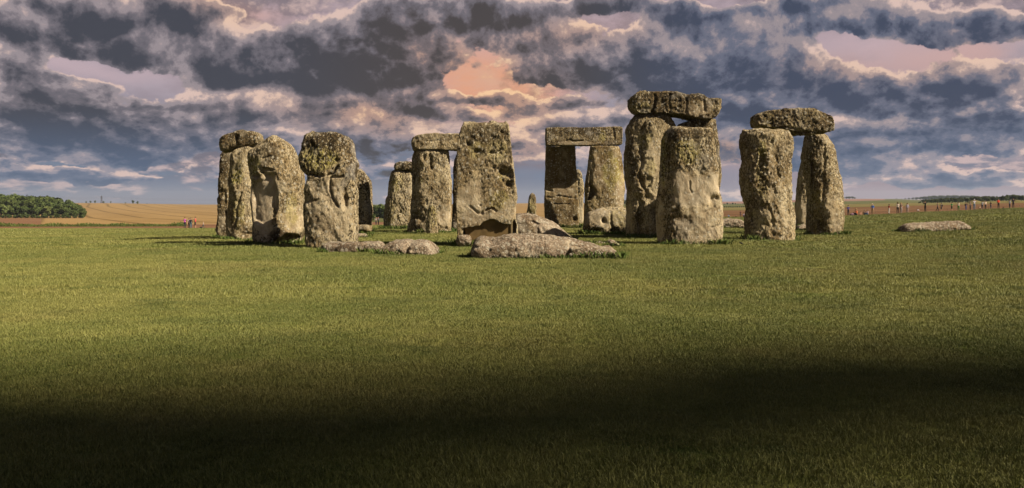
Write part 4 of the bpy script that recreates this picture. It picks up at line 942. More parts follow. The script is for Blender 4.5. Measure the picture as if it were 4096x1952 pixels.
# ------------------------------------------------------------------ barrows
for px_, py_, w_, h_, lab in ((3898, 815, 86, 15, "rounded grassy burial mound behind the man in a white cap"), (4062, 808, 80, 9, "low grassy burial mound at the right edge")):
    Yb = 380.0; x0, _, z0 = px_w(px_, py_, Yb); nu = 48; rings = 10; V = []; Fc = []
    for i in range(rings + 1):
        q = i / rings
        for j in range(nu):
            a = 2 * PI * j / nu; V.append((x0 + math.cos(a) * q * w_ / F * Yb * .62, Yb + math.sin(a) * q * w_ / F * Yb * .62, z0 - .4 + (h_ / F * Yb + .4) * (math.cos(q * PI) * .5 + .5)))
    for i in range(rings):
        for j in range(nu): Fc.append((i * nu + j, i * nu + (j + 1) % nu, (i + 1) * nu + (j + 1) % nu, (i + 1) * nu + j))
    tag(obj("burial_mound", mesh("burial_mound", V, np.array(Fc), [m_mead])), lab, kind='structure')

# ------------------------------------------------------------------ trees
m_bark = plain("bark", (0.06, 0.045, 0.03), .95, .3, 6)


def leaf_mat(name, a, b_):
    m, t, b = material(name)
    rnd = t.new('ShaderNodeObjectInfo').outputs['Random']; tc = t.new('ShaderNodeTexCoord').outputs['Object']
    c = t.mix(t.mr(t.noise(tc, 7.0, 3, .6), .35, .65), a, b_)
    c = t.mix(t.m('MULTIPLY', rnd, .5), c, tuple(x * y for x, y in zip(a, (1.25, .95, .7))))
    t.l.new(c, b.inputs['Base Color']); b.inputs['Roughness'].default_value = .7
    return m


m_leaf = leaf_mat("leaves", (0.030, 0.048, 0.011), (0.080, 0.106, 0.024)); m_leaf_pale = leaf_mat("pale_leaves", (0.075, 0.105, 0.03), (0.13, 0.16, 0.05))


def crown_mesh(seed, mat, rx=.38, rz=.47, cz=.50, n=3000, size=.036, lobes=15):
    g = np.random.default_rng(seed); C = []
    for k in range(lobes):
        d = g.normal(size=3); d /= np.linalg.norm(d); q = g.uniform(.25, .72); rr_ = g.uniform(.26, .42)
        C.append((d[0] * rx * q, d[1] * rx * q, cz + d[2] * rz * q, rr_ * min(rx, rz)))
    C.append((0, 0, cz, .6 * rx)); C = np.array(C)
    idx = g.integers(0, len(C), n); d = g.normal(size=(n, 3)); d /= np.linalg.norm(d, axis=1)[:, None]
    p = C[idx, :3] + d * (C[idx, 3] * g.uniform(.78, 1.08, n))[:, None]
    nn = d + g.normal(size=(n, 3)) * .55; nn[:, 2] += .25; nn /= np.linalg.norm(nn, axis=1)[:, None]
    t1 = np.cross(nn, g.normal(size=(n, 3))); t1 /= np.linalg.norm(t1, axis=1)[:, None]; t2 = np.cross(nn, t1)
    s = (size * g.uniform(.6, 1.4, n))[:, None]
    q = np.stack([p - t1 * s, p + t2 * s * .7, p + t1 * s, p - t2 * s * .7], 1).reshape(-1, 3)
    return mesh("crown", q, np.arange(4 * n).reshape(-1, 4), [mat], smooth=False)


def trunk_mesh(seed, top=.55):
    g = random.Random(seed); V = []; Fc = []
    def limb(p0, p1, r0, r1, ns=7, nl=5):
        b = len(V); d = (Vector(p1) - Vector(p0)); u = d.orthogonal().normalized(); w = d.cross(u).normalized()
        for i in range(nl + 1):
            q = i / nl; c = Vector(p0).lerp(Vector(p1), q) + Vector((g.uniform(-.008, .008), g.uniform(-.008, .008), 0)) * (0 < i < nl)
            rad = r0 + (r1 - r0) * q
            for j in range(ns): a = 2 * PI * j / ns; V.append(tuple(c + (u * math.cos(a) + w * math.sin(a)) * rad))
        for i in range(nl):
            for j in range(ns): Fc.append((b + i * ns + j, b + i * ns + (j + 1) % ns, b + (i + 1) * ns + (j + 1) % ns, b + (i + 1) * ns + j))
    limb((0, 0, -.04), (0, 0, top), .032, .016)
    for k in range(6):
        a = g.uniform(0, 2 * PI); z = g.uniform(.22, .5); l_ = g.uniform(.16, .28)
        limb((0, 0, z), (math.cos(a) * l_, math.sin(a) * l_, z + l_ * .8), .013, .004, 5, 3)
    return mesh("trunk", V, np.array(Fc), [m_bark])


VAR = [(trunk_mesh(1), crown_mesh(21, m_leaf)), (trunk_mesh(2), crown_mesh(22, m_leaf, .42, .46, .49)), (trunk_mesh(3), crown_mesh(23, m_leaf, .35, .48, .50, lobes=18)), (trunk_mesh(4), crown_mesh(24, m_leaf_pale, .32, .46, .51)), (trunk_mesh(5, .4), crown_mesh(25, m_leaf, .55, .42, .46, 1500, .05))]
tr = random.Random(77)


def tree(px_, top, Yt, v, label, group, cat="tree", name="broadleaf_tree", wide=1.0, base_py=None):
    x = (px_ - CX) / F * Yt; z = float(tz(x, Yt)[0]); zt = EYE - (top - HY) / F * Yt
    e = obj(name, None, None, (x, Yt, z)); h = max(1.2, zt - z); e.empty_display_size = .3
    e.scale = (h * wide, h * wide, h); e.rotation_euler = (0, 0, tr.uniform(0, 6.28))
    a, b_ = VAR[v]
    obj("trunk", a, e); obj("crown", b_, e)
    tag(e, label, cat, group)
    return e


LW = "trees of the wood on the left"
for px_, top, Yt in ((-70, 752, 520), (-30, 756, 500), (5, 757, 520), (45, 762, 525), (85, 770, 522), (132, 768, 520), (168, 770, 525), (204, 778, 518), (236, 781, 520), (268, 787, 515), (296, 798, 510), (316, 814, 505), (328, 832, 500),
                     (30, 778, 500), (70, 783, 503), (110, 786, 500), (152, 788, 502), (182, 792, 500), (216, 796, 500), (250, 803, 498), (282, 808, 496), (-20, 790, 480)):
    tree(px_, top - 6 + tr.uniform(-4, 3), Yt, tr.choice((0, 1, 2)), "dense dark green tree massed in the wood at the left edge, behind the front row", LW, wide=tr.uniform(1.0, 1.25))
for px_, top, v, lab in ((22, 806, 3, "pale narrow tree standing out at the front of the left wood, nearest the left edge"), (64, 806, 0, "dark tree in the wood's front row just right of the pale narrow one"), (100, 812, 1, "low spreading tree in the middle left of the wood's front row"),
                         (146, 806, 2, "yellowish green tree in the wood's front row, below its highest dome"), (190, 812, 3, "light green tree in the middle of the wood's front row"), (226, 824, 0, "short dark tree in the right half of the wood's front row"),
                         (262, 818, 1, "broad green tree third from the right end of the wood's front row"), (300, 832, 2, "small tree second from the right end of the wood's front row"), (330, 836, 1, "last low tree at the right end of the wood, touching the golden field")):
    tree(px_, top, 482, v, lab, LW, wide=tr.uniform(1.0, 1.2))
for k in range(17):
    tree(-60 + k * 24, 857 + tr.uniform(-6, 3), 472, 4, "low dark bush filling the foot of the wood on the left", "undergrowth at the edge of the left wood", "bush", "undergrowth_bush", wide=tr.uniform(1.2, 1.8))
for px_, top in ((1422, 818), (1444, 815), (1470, 811), (1492, 806), (1514, 803), (1536, 802), (1560, 806), (1584, 808), (1606, 812)):
    tree(px_, top, 345, tr.choice((0, 1, 2)), "leafy green tree of the clump seen between the half hidden upright and the back upright", "trees seen between the stones", wide=1.15)
for k, (px_, top, w, lab) in enumerate(((345, 803, 1.6, "leftmost bush on the golden field's skyline, close to the wood"), (362, 801, 1.5, "second bush from the wood on the golden field's skyline"), (380, 799, 1.3, "bush just left of the electricity pylon on the skyline"), (414, 802, 1.5, "bush at the foot of the electricity pylon, on its right"),
                                    (443, 803, 1.2, "single small bush right of the pylon on the skyline"), (502, 808, 1.7, "flat bush left of the larger skyline tree"), (532, 797, 1.3, "largest tree on the golden field's skyline"), (550, 802, 1.4, "smaller tree leaning against the largest skyline tree"), (588, 813, 2.2, "tiny flat bush furthest right on the golden skyline"))):
    tree(px_, top, 1490, 4 if w > 1.35 else 1, lab, "bushes on the left skyline", "bush" if k not in (6, 7) else "tree", "skyline_bush" if k not in (6, 7) else "broadleaf_tree", wide=w * .62)
for k in range(13):
    tree(2478 + (k % 2) * 22 if k < 2 else 2868 + k * 10.5, (796 if k < 2 else 808 + tr.uniform(0, 8) + max(0, k - 8) * 1.5), 1450, tr.choice((0, 1, 2)), "hazy dark tree of the distant wood seen between the square-topped upright and right trilithon" if k > 1 else "hazy dark tree in the slit right of the square far trilithon", "distant trees right of the middle", wide=1.5)
for k in range(14):
    tree(2872 + k * 8.6, 831 + tr.uniform(-1.5, 1), 620, 4, "low hedge bush along the far side of the brown field, left of the right trilithon", "hedge bushes beyond the brown field", "bush", "hedge_bush", wide=1.3)
for px_, top in ((3374, 786), (3386, 784), (3398, 783), (3411, 783), (3419, 788)):
    tree(px_, top, 2450, 1, "tree in the small dark clump on the skyline beside the rightmost upright", "trees of the skyline clump", wide=1.5)
tree(3586, 791.5, 2440, 4, "tiny lone bush on the skyline where pink and green fields meet", None, "bush", "skyline_bush", wide=1.0)
RW = "trees of the far right wood"
for k in range(20):
    px_ = 3606 + k * 15; q = k / 19
    top = 794 - 18 * math.sin(min(1, q * 1.25) * PI * .62) + tr.uniform(-1, 1)
    tree(px_, top, 2420, tr.choice((0, 1, 2)), "small bluish tree on the hazy ridge behind the far right wood", "trees on the far ridge", wide=1.6)
for k in range(56):
    px_ = 3676 + k * 8.4 + tr.uniform(-4, 4)
    top = float(np.interp(px_, [3676, 3700, 3760, 3880, 3920, 3990, 4060, 4100], [800, 792, 786, 785, 777, 779, 770, 776])) + tr.uniform(-1.5, 4) + (k % 3 == 0) * 4
    tree(px_, top, 520 + tr.uniform(0, 160), tr.choice((0, 1, 1, 2)), "dark rounded tree of the far right wood behind the row of visitors", RW, wide=tr.uniform(1.0, 1.3))

# ------------------------------------------------------------------ pylon with its wires
m_steel = plain("pylon_steel", (0.07, 0.07, 0.075), .6, .1)


def tube(pts, r0, ns=5):
    V = []; Fc = []
    for (p0, p1, rad) in pts:
        b = len(V); p0, p1 = Vector(p0), Vector(p1); d = (p1 - p0).normalized(); u = d.orthogonal().normalized(); w = d.cross(u)
        for p in (p0, p1):
            for j in range(ns): a = 2 * PI * j / ns; V.append(tuple(p + (u * math.cos(a) + w * math.sin(a)) * rad))
        for j in range(ns): Fc.append((b + j, b + (j + 1) % ns, b + ns + (j + 1) % ns, b + ns + j))
    return V, Fc


Yp = 1650.0; xp = (406 - CX) / F * Yp; zb = EYE - (813 - HY) / F * Yp - 2; zt_ = EYE - (783 - HY) / F * Yp; Hp = zt_ - zb
py_e = obj("electricity_pylon", None, None, (xp, Yp, zb)); tag(py_e, "thin steel lattice pylon on the skyline above the golden field", "pylon")
segs = []
wb, wt = 1.7, .35
lv = [0, .25, .45, .6, .72, .82, .9, 1.0]
for sx_ in (-1, 1):
    for sy_ in (-1, 1):
        for a, b_ in zip(lv[:-1], lv[1:]):
            f0, f1 = wb + (wt - wb) * a ** .8, wb + (wt - wb) * b_ ** .8
            segs.append(((sx_ * f0, sy_ * f0, a * Hp), (sx_ * f1, sy_ * f1, b_ * Hp), .20))
for a, b_ in zip(lv[:-1], lv[1:]):
    f0, f1 = wb + (wt - wb) * a ** .8, wb + (wt - wb) * b_ ** .8
    for sy_ in (-1, 1):
        segs += [((-f0, sy_ * f0, a * Hp), (f1, sy_ * f1, b_ * Hp), .10), ((f0, sy_ * f0, a * Hp), (-f1, sy_ * f1, b_ * Hp), .10), ((-f1, sy_ * f1, b_ * Hp), (f1, sy_ * f1, b_ * Hp), .10)]
obj("lattice", mesh("lattice", *tube(segs, .1), [m_steel], False), py_e)
for hh, hw in ((.72, 2.6), (.82, 2.9), (.92, 2.3)):
    obj("crossarm", mesh("crossarm", *tube([((-hw, 0, hh * Hp), (0, 0, hh * Hp + .5), .13), ((hw, 0, hh * Hp), (0, 0, hh * Hp + .5), .13), ((-hw, 0, hh * Hp), (hw, 0, hh * Hp), .13)], .1), [m_steel], False), py_e)
for hh, lab in ((.72, "lowest"), (.82, "middle"), (.92, "topmost")):
    segs = []
    for sgn, xe, drop in ((-1, xp - 75, .5), (1, xp + 230, 4.2)):
        pr = None
        for i in range(15):
            q = i / 14; p = (q * (xe - xp), 0, -drop * q - 2.2 * math.sin(q * PI))
            if pr: segs.append((pr, p, .05))
            pr = p
    tag(obj("power_line", mesh("power_line", *tube(segs, .05, 4), [m_steel], False), None, (xp, Yp - .3, zb + hh * Hp)), lab + " of the faint power lines sagging from the pylon", "power line", "power lines at the pylon")

# ------------------------------------------------------------------ rope barriers
m_post = plain("barrier_post", (0.12, 0.09, 0.06), .8); m_rope = plain("rope", (0.10, 0.06, 0.04), .9)


def rope_barrier(label, px0, px1, Yr, n, h=.45):
    e = obj("rope_barrier", None, None, ((px0 - CX) / F * Yr, Yr, 0)); tag(e, label, "rope barrier")
    pm = mesh("post", *tube([((0, 0, -.1), (0, 0, h), .022)], .02, 6), [m_post]); pts = []
    for i in range(n):
        x = ((px0 + (px1 - px0) * i / (n - 1)) - CX) / F * Yr; z = float(tz(x, Yr)[0]); p = obj("post", pm, e, (x - e.location.x, 0, z)); pts.append((x - e.location.x, 0, z + h - .03))
    sg = []
    for a, b_ in zip(pts[:-1], pts[1:]):
        m_ = ((a[0] + b_[0]) / 2, 0, (a[2] + b_[2]) / 2 - .06); sg += [(a, m_, .018), (m_, b_, .018)]
    obj("rope", mesh("rope", *tube(sg, .02, 4), [m_rope]), e)


rope_barrier("low rope on thin posts along the path at the left edge of the lawn", -80, 900, 147.5, 26)
rope_barrier("low rope on thin posts behind the visitors on the right", 3380, 4160, 147.5, 20)
rope_barrier("low rope on thin posts seen between the half hidden upright and the back upright", 1420, 1600, 147.5, 5)

# ------------------------------------------------------------------ people
JN = {  # joint: (x, y, z, radius x, radius y); facing -y, 1.72 m tall
    'pel': (0, 0, .93, .135, .105), 'wai': (0, 0, 1.10, .125, .09), 'che': (0, 0.01, 1.30, .155, .105), 'nec': (0, 0, 1.46, .055, .055), 'jaw': (0, -.015, 1.56, .068, .075), 'hea': (0, -.01, 1.64, .075, .09),
    'hipL': (-.09, 0, .86, .095, .095), 'kneL': (-.10, -.01, .48, .062, .062), 'ankL': (-.10, .02, .09, .04, .042), 'toeL': (-.11, -.13, .035, .035, .03), 'shoL': (-.185, .01, 1.40, .055, .055), 'elbL': (-.235, .03, 1.13, .042, .042), 'wriL': (-.23, -.04, .88, .032, .03), 'hanL': (-.225, -.07, .80, .034, .02)}
for k in list(JN):
    if k.endswith('L'): a = JN[k]; JN[k[:-1] + 'R'] = (-a[0], *a[1:])
EDG = [('pel', 'wai'), ('wai', 'che'), ('che', 'nec'), ('nec', 'jaw'), ('jaw', 'hea')] + [(a + s if a not in ('pel', 'che') else a, b + s) for s in 'LR' for a, b in (('pel', 'hip'), ('hip', 'kne'), ('kne', 'ank'), ('ank', 'toe'), ('che', 'sho'), ('sho', 'elb'), ('elb', 'wri'), ('wri', 'han'))]
POSES = {
    'stand': {},
    'photo': {'elbL': (-.24, -.16, 1.22), 'wriL': (-.10, -.30, 1.46), 'hanL': (-.06, -.33, 1.53), 'elbR': (.24, -.16, 1.22), 'wriR': (.10, -.30, 1.46), 'hanR': (.06, -.33, 1.53)},
    'hold': {'elbL': (-.24, -.02, 1.15), 'wriL': (-.10, -.25, 1.12), 'hanL': (-.04, -.29, 1.14), 'elbR': (.24, -.02, 1.15), 'wriR': (.10, -.25, 1.12), 'hanR': (.04, -.29, 1.14)},
    'walk': {'kneL': (-.10, -.16, .50), 'ankL': (-.10, -.20, .10), 'toeL': (-.10, -.35, .06), 'kneR': (.10, .08, .49), 'ankR': (.10, .32, .15), 'toeR': (.10, .24, .05), 'elbL': (-.23, .14, 1.15), 'wriL': (-.22, .20, .92), 'hanL': (-.21, .2, .84), 'elbR': (.23, -.06, 1.14), 'wriR': (.20, -.24, 1.0), 'hanR': (.18, -.3, .96)},
    'wave': {'elbR': (.30, -.05, 1.22), 'wriR': (.32, -.12, 1.46), 'hanR': (.32, -.13, 1.54), 'elbL': (-.26, .02, 1.14), 'wriL': (-.16, -.08, .95), 'hanL': (-.12, -.11, .90)},
    'sit': {'pel': (0, 0, .13), 'wai': (0, .0, .30), 'che': (0, -.04, .50), 'nec': (0, -.06, .66), 'jaw': (0, -.09, .76), 'hea': (0, -.09, .84), 'hipL': (-.09, -.05, .12), 'kneL': (-.14, -.42, .42), 'ankL': (-.12, -.55, .09), 'toeL': (-.12, -.70, .035), 'hipR': (.09, -.05, .12), 'kneR': (.14, -.42, .42), 'ankR': (.12, -.55, .09), 'toeR': (.12, -.70, .035),
            'shoL': (-.18, -.05, .60), 'shoR': (.18, -.05, .60), 'elbL': (-.22, -.22, .40), 'wriL': (-.10, -.40, .45), 'hanL': (-.05, -.45, .45), 'elbR': (.22, -.22, .40), 'wriR': (.10, -.40, .45), 'hanR': (.05, -.45, .45)}}
REG = {'nec': 0, 'jaw': 0, 'hea': 0, 'che': 1, 'wai': 1, 'sho': 1, 'elb': 0, 'wri': 0, 'han': 0, 'pel': 2, 'hip': 2, 'kne': 2, 'ank': 2, 'toe': 3}
BODY = {}


def body_mesh(pose, shorts=False, sleeves=False):
    key = (pose, shorts, sleeves)
    if key in BODY: return BODY[key]
    J_ = {k: (*(POSES[pose].get(k, v[:3])), v[3], v[4]) for k, v in JN.items()}
    names = list(J_); me = bpy.data.meshes.new("body_skeleton")
    me.from_pydata([J_[k][:3] for k in names], [(names.index(a), names.index(b_)) for a, b_ in EDG], [])
    bm = bmesh.new(); bm.from_mesh(me); ly = bm.verts.layers.skin.verify(); bm.verts.ensure_lookup_table()
    for i, k in enumerate(names): bm.verts[i][ly].radius = J_[k][3:5]; bm.verts[i][ly].use_root = (k == 'pel')
    bm.to_mesh(me); bm.free()
    o = bpy.data.objects.new("body_skeleton", me); COL.objects.link(o); sk = o.modifiers.new('skin', 'SKIN'); sk.use_smooth_shade = True; ss = o.modifiers.new('sub', 'SUBSURF'); ss.levels = 1; ss.render_levels = 1
    dg = bpy.context.evaluated_depsgraph_get(); ev = o.evaluated_get(dg); out = bpy.data.meshes.new_from_object(ev); out.name = "person_body"
    bpy.data.objects.remove(o)
    # regions: skin, top, bottom, shoes
    ctr = np.array([p.center[:] for p in out.polygons]); best = np.full(len(ctr), 1e9); reg = np.zeros(len(ctr), int)
    for a, b_ in EDG:
        p0, p1 = np.array(J_[a][:3]), np.array(J_[b_][:3]); d = p1 - p0; t_ = np.clip(((ctr - p0) @ d) / (d @ d), 0, 1)
        ds_ = np.linalg.norm(ctr - p0 - t_[:, None] * d, axis=1) - (J_[a][3] * (1 - t_) + J_[b_][3] * t_) * .7
        ka, kb = a.rstrip('LR') if len(a) == 4 else a, b_.rstrip('LR') if len(b_) == 4 else b_
        rgn = np.where(t_ < .5, REG[ka], REG[kb])
        if ka == 'sho': rgn = np.where(t_ < .75, 1, 1 if sleeves else 0)
        if ka == 'elb' and sleeves: rgn = np.where(t_ < .9, 1, 0)
        if ka == 'kne': rgn = np.where(t_ < .05, 2, 0) if shorts else np.full(len(t_), 2)
        if ka == 'ank': rgn = np.full(len(t_), 3)
        if ka == 'che' and kb == 'nec': rgn = np.where(t_ < .75, 1, 0)
        u_ = ds_ < best; best = np.where(u_, ds_, best); reg = np.where(u_, rgn, reg)
    out.materials.clear()
    for _ in range(4): out.materials.append(None)
    out.polygons.foreach_set('material_index', reg.astype(np.int32)); out.polygons.foreach_set('use_smooth', [True] * len(out.polygons))
    BODY[key] = (out, J_['hea'][:3]); return BODY[key]


def ell(name, c, r_, mat, seed=0, cut=None, nu=18, nv=12):
    U, Vv = np.meshgrid(np.linspace(0, 2 * PI, nu, endpoint=False), np.linspace(0.01, PI - .01, nv)); d = np.stack([np.sin(Vv) * np.cos(U), np.sin(Vv) * np.sin(U), np.cos(Vv)], -1).reshape(-1, 3)
    p = d * np.array(r_) + np.array(c)
    if cut: p = cut(p)
    Fq = np.array([(i * nu + j, i * nu + (j + 1) % nu, (i + 1) * nu + (j + 1) % nu, (i + 1) * nu + j) for i in range(nv - 1) for j in range(nu)])
    return mesh(name, p, Fq, [mat])


PAL = {}


def cm(rgb):
    if rgb not in PAL: PAL[rgb] = plain("cloth", lin(*rgb), .9, .15, 12)
    return PAL[rgb]


m_skin = plain("skin", (0.42, 0.24, 0.16), .6, .08); HAIR = {'dark': (0.02, .014, .01), 'brown': (.07, .04, .02), 'blond': (.30, .19, .08), 'grey': (.3, .28, .25)}
HM = {k: plain("hair", v, .7, .3, 30) for k, v in HAIR.items()}; m_black = plain("black_cloth", (.018, .018, .02), .9)


def person(px_, hpx, pose, face, top, bottom, hair, label, long=False, shorts=False, sleeves=False, cap=None, pack=None, shoe=(30, 26, 24), Yp_=143.5, py_=None, group=None):
    x = (px_ - CX) / F * Yp_; z = float(tz(x, Yp_)[0]); H = hpx / F * Yp_
    me, hd = body_mesh(pose, shorts, sleeves)
    o = obj("person", me, None, (x, Yp_, z)); full = 1.73 if pose != 'sit' else .93
    s = H / full; o.scale = (s, s, s); o.rotation_euler = (0, 0, math.radians(face))
    for i, m_ in enumerate((m_skin, cm(top), cm(bottom), cm(shoe))): o.material_slots[i].link = 'OBJECT'; o.material_slots[i].material = m_
    tag(o, label, "person", group)
    hx, hy, hz = hd
    def shape(p):
        q = p.copy(); low = q[:, 2] < hz - .02
        fr_ = (q[:, 1] < hy - .03) & (q[:, 2] < hz + .035); q[fr_, 1] = hy - .03
        return q
    obj("hair", ell("hair", (hx, hy + .02, hz + (-.03 if long else .02)), (.10 if long else .088, .10, .17 if long else .088), HM[hair], cut=shape), o)
    if cap: obj("cap", ell("cap", (hx, hy - .015, hz + .055), (.10, .12, .06), cm(cap)), o)
    if pack:
        zc = 1.22 if pose != 'sit' else .42
        p = obj("backpack", ell("backpack", (0, 0, 0), (.16, .11, .23), cm(pack), nu=16, nv=10)); p.scale = (s, s, s)
        v = Matrix.Rotation(math.radians(face), 3, 'Z') @ Vector((0, .20 * s, zc * s)); p.location = (x + v.x, Yp_ + v.y, z + v.z); p.rotation_euler = (0, 0, math.radians(face))
        tag(p, "%s backpack worn by the %s" % (pack_name(pack), label), "backpack"); p['label'] = BAGL[px_]
    return o


def pack_name(c): return "black" if sum(c) < 150 else "coloured"


BAGL = {3765: "dark backpack of the walking visitor in a grey tee", 3994: "dark backpack of the man in the orange-red shirt", 3864: "dark pack on the back of the visitor raising a camera"}
VG = "visitors along the path"
BLK, JEAN, WHT = (28, 26, 30), (58, 78, 112), (205, 200, 205)
# face: 0 looks at the camera, 180 away, 90 to the right, -90 to the left
person(3393, 41, 'hold', 10, (58, 56, 120), (26, 28, 38), 'dark', "woman in a blue top and dark trousers standing nearest the rightmost upright", sleeves=True)
person(3426, 27, 'sit', -60, (200, 110, 66), BLK, 'blond', "person with long hair in an orange top sitting on the grass", long=True, sleeves=True)
person(3443, 16, 'sit', -50, (196, 148, 120), (170, 130, 110), 'brown', "small child in peach clothes sitting beside the orange-topped person")
person(3456, 21, 'sit', 30, (40, 38, 46), JEAN, 'dark', "person in a dark top and jeans sitting close to a striped one")
person(3470, 21, 'sit', -40, (178, 160, 176), JEAN, 'dark', "person in a pale striped top and jeans bending forward on the grass")
person(3490, 44, 'hold', -30, (44, 104, 190), (150, 122, 92), 'grey', "man in a bright blue shirt, khaki trousers and pale cap", sleeves=True, cap=(205, 190, 170))
person(3556, 39, 'hold', -80, (150, 44, 48), (200, 190, 184), 'brown', "woman in a red top and white trousers striding left", long=True)
person(3591, 46, 'stand', 175, (190, 176, 166), BLK, 'brown', "woman in a cream jumper and black trousers with her back turned", long=True, sleeves=True)
person(3604, 44, 'hold', -20, (130, 104, 100), (160, 150, 152), 'blond', "fair-haired woman in a dusky top and grey trousers behind the cream jumper", long=True)
person(3629, 40, 'stand', -30, (196, 190, 216), (170, 150, 150), 'brown', "woman in a long pale lilac top with a pink scarf", long=True, sleeves=True)
person(3672, 15, 'sit', 0, WHT, (150, 120, 100), 'brown', "person in a white shirt sitting low, left of the one all in black")
person(3701, 44, 'photo', -70, BLK, BLK, 'dark', "person dressed all in black raising hands to the face", sleeves=True)
person(3750, 37, 'walk', 60, (92, 78, 74), BLK, 'brown', "man in a brownish grey tee walking before the far wood")
person(3765, 34, 'hold', -90, (98, 98, 106), BLK, 'dark', "visitor in a grey tee carrying a dark backpack", shorts=True, pack=(30, 30, 36))
person(3807, 35, 'hold', -80, (46, 158, 88), BLK, 'dark', "young man in a green tee and black shorts looking at his hands", shorts=True)
person(3834, 36, 'stand', -20, (214, 196, 182), (34, 128, 56), 'brown', "woman in a cream top and bright green trousers", long=True)
person(3864, 32, 'photo', 20, (66, 58, 66), (50, 66, 120), 'dark', "visitor in dark clothes raising a camera", sleeves=True, pack=(28, 26, 32))
person(3881, 35, 'hold', 30, (112, 100, 100), (50, 44, 48), 'brown', "long-haired woman in a grey top beside the man in a white cap", long=True)
person(3897, 43, 'photo', 5, (206, 204, 220), (92, 108, 130), 'brown', "tall man in a white shirt, white cap and jeans taking a picture", cap=(225, 225, 235))
person(3919, 15, 'sit', 10, (176, 150, 130), (140, 110, 90), 'blond', "small fair-haired child crouching right of the man in a white cap")
person(3929, 34, 'wave', -30, (200, 200, 216), (46, 54, 80), 'brown', "woman in a white tee lifting an arm, left of the cream camisole", long=True)
person(3942, 35, 'stand', 10, (206, 184, 166), (30, 32, 46), 'brown', "dark-haired woman in a cream camisole and dark shorts", long=True)
person(3963, 30, 'hold', -70, (36, 32, 40), (70, 66, 84), 'dark', "woman in a black top looking down, left of the orange-red shirt", long=True)
person(3994, 40, 'hold', 5, (212, 66, 44), BLK, 'brown', "man in an orange-red shirt with folded arms", pack=(34, 30, 36), cap=None)
person(4012, 9, 'sit', 0, (70, 40, 36), BLK, 'dark', "barely visible child sitting low, right of the orange-red shirt")
person(4039, 34, 'stand', -80, (198, 200, 220), (34, 36, 52), 'dark', "young man in a white tee facing left near the right edge")
person(4053, 40, 'photo', -10, (36, 30, 52), (26, 24, 34), 'dark', "man in a dark navy tee holding something to his face, last on the right", sleeves=True)
person(2914, 13, 'sit', 0, (120, 150, 176), JEAN, 'dark', "person in a light blue shirt sitting behind the low rounded boulder")
person(2943, 9, 'sit', 10, (120, 40, 50), BLK, 'dark', "small child in dark red sitting behind the low rounded boulder")
person(2962, 26, 'hold', 10, (66, 30, 34), (70, 60, 66), 'dark', "long-haired woman in dark red standing just left of the right trilithon", long=True, sleeves=True)
person(2975, 19, 'sit', 0, (150, 140, 156), (80, 70, 80), 'brown', "person in a pale checked shirt sitting at the right trilithon's left edge")
person(739, 45, 'wave', 0, (196, 92, 178), (44, 40, 56), 'dark', "woman in a magenta top raising one hand, left of the group on the left lawn")
person(756, 41, 'stand', 20, (190, 170, 184), BLK, 'dark', "person in a pale patterned top standing behind the dark tee")
person(763, 43, 'stand', 30, (48, 50, 56), (56, 92, 112), 'dark', "person in a dark tee and blue jeans in the middle of the left group", sleeves=True)
person(781, 47, 'photo', -40, (206, 70, 72), (78, 58, 58), 'dark', "man in a red tee and dark shorts raising a camera", shorts=True)
person(813, 29, 'walk', -50, (176, 164, 160), (62, 80, 84), 'blond', "small fair child in a pale tee walking right of the left group")
person(1504, 33, 'hold', 60, (150, 136, 148), (60, 50, 60), 'blond', "fair-haired visitor glimpsed between the stones, left of a taller one")
person(1514, 36, 'photo', -60, (96, 92, 112), BLK, 'dark', "taller visitor in grey glimpsed between the stones, arms raised")
for px_, w, hh, lab, c in ((804, .26, .15, "dark bag lying on the grass left of the small fair child", (24, 22, 26)), (3408, .40, .22, "bundle of bags lying left of the orange-topped person", (120, 92, 104)), (3416, .2, .14, "little dark bag right of the bundle of bags", (34, 28, 30))):
    Yb = 143.3; x = (px_ - CX) / F * Yb; z = float(tz(x, Yb)[0])
    b_ = obj("bag", ell("bag", (0, 0, hh * .8), (w, w * .6, hh), cm(c), cut=lambda p: np.where(p[:, 2:3] < 0, p * np.array([1, 1, 0]), p) * (1 + .12 * fbm(p * 6, 3, 2))[:, None]), None, (x, Yb, z)); tag(b_, lab, "bag")
    obj("strap", mesh("strap", *tube([((-w * .5, 0, hh * 1.4), (0, 0, hh * 2.0), .02), ((0, 0, hh * 2.0), (w * .5, 0, hh * 1.4), .02)], .02, 5), [m_black]), b_)

# ------------------------------------------------------------------ birds
m_feather = plain("black_feathers", (.014, .014, .017), .5, .2)


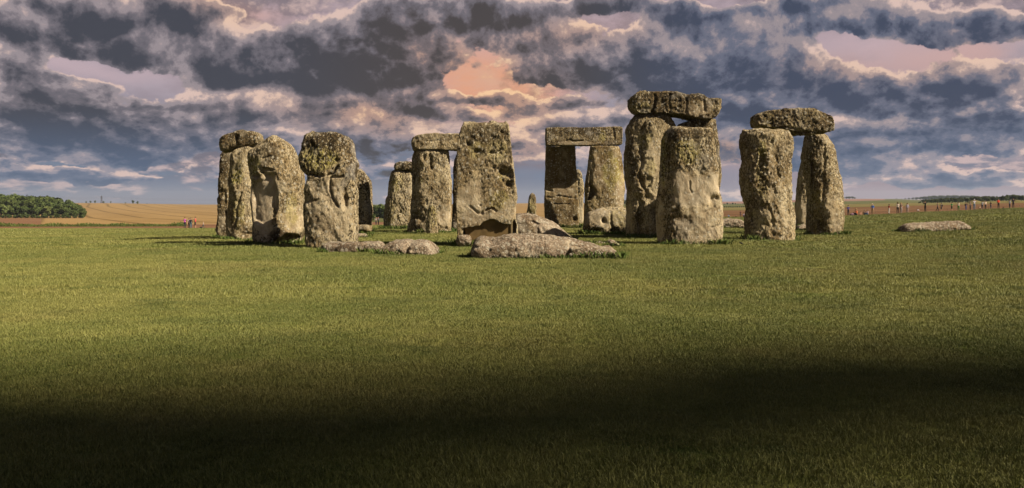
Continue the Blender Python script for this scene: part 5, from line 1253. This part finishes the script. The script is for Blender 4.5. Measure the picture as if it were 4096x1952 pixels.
def bird(px_, py_, L_, face, label):
    Yb = ground_y(px_, py_); x = (px_ - CX) / F * Yb; z = float(tz(x, Yb)[0]); s = L_ / .34
    def form(p):
        q = p.copy(); t_ = np.clip((q[:, 0] + .15) / .3, 0, 1); q[:, 2] += .10 * (t_ - .4); return q
    o = obj("bird", ell("bird", (0, 0, .15), (.14, .065, .068), m_feather, cut=form), None, (x, Yb, z)); o.scale = (s, s, s); o.rotation_euler = (0, 0, math.radians(face)); tag(o, label, "bird")
    obj("head", ell("head", (.135, 0, .245), (.05, .042, .045), m_feather), o)
    obj("beak", mesh("beak", [(.175, .012, .25), (.175, -.012, .25), (.175, 0, .228), (.235, 0, .236)], [(0, 1, 3), (1, 2, 3), (2, 0, 3), (0, 2, 1)], [m_black], False), o)
    obj("tail", mesh("tail", [(-.10, -.03, .13), (-.10, .03, .13), (-.26, .035, .075), (-.26, -.035, .075), (-.10, -.03, .115), (-.10, .03, .115), (-.26, .035, .068), (-.26, -.035, .068)], [(0, 1, 2, 3), (7, 6, 5, 4), (0, 4, 5, 1), (1, 5, 6, 2), (2, 6, 7, 3), (3, 7, 4, 0)], [m_feather], False), o)
    for sy_ in (-1, 1): obj("leg", mesh("leg", *tube([((.01, sy_ * .025, .11), (.02, sy_ * .028, .0), .007), ((.02, sy_ * .028, .004), (.06, sy_ * .03, .004), .006)], .006, 5), [m_black], False), o)


bird(2965, 980, .15, 150, "black bird on the grass in front of the right trilithon's left foot")
bird(3845, 880, .16, 90, "tiny dark bird on the lawn just beyond the isolated fallen slab")

# ------------------------------------------------------------------ air
m_haze = bpy.data.materials.new("haze_air"); m_haze.use_nodes = True; t = NT(m_haze.node_tree); t.n.clear()
pv_ = t.new('ShaderNodeVolumePrincipled'); t.put(pv_.inputs['Color'], (0.62, 0.72, 0.90)); t.put(pv_.inputs['Density'], 0.00007); t.put(pv_.inputs['Anisotropy'], 0.1)
ho = t.new('ShaderNodeOutputMaterial'); t.l.new(pv_.outputs[0], ho.inputs['Volume'])
x0, x1, y0, y1, z0, z1 = -20000, 20000, -450, 6100, -45, 60
hv = [(x, y, z) for z in (z0, z1) for y in (y0, y1) for x in (x0, x1)]
tag(obj("haze", mesh("haze", hv, [(0, 2, 3, 1), (4, 5, 7, 6), (0, 1, 5, 4), (2, 6, 7, 3), (0, 4, 6, 2), (1, 3, 7, 5)], [m_haze], False)), "thin blue haze over the far fields and woods", kind='stuff')
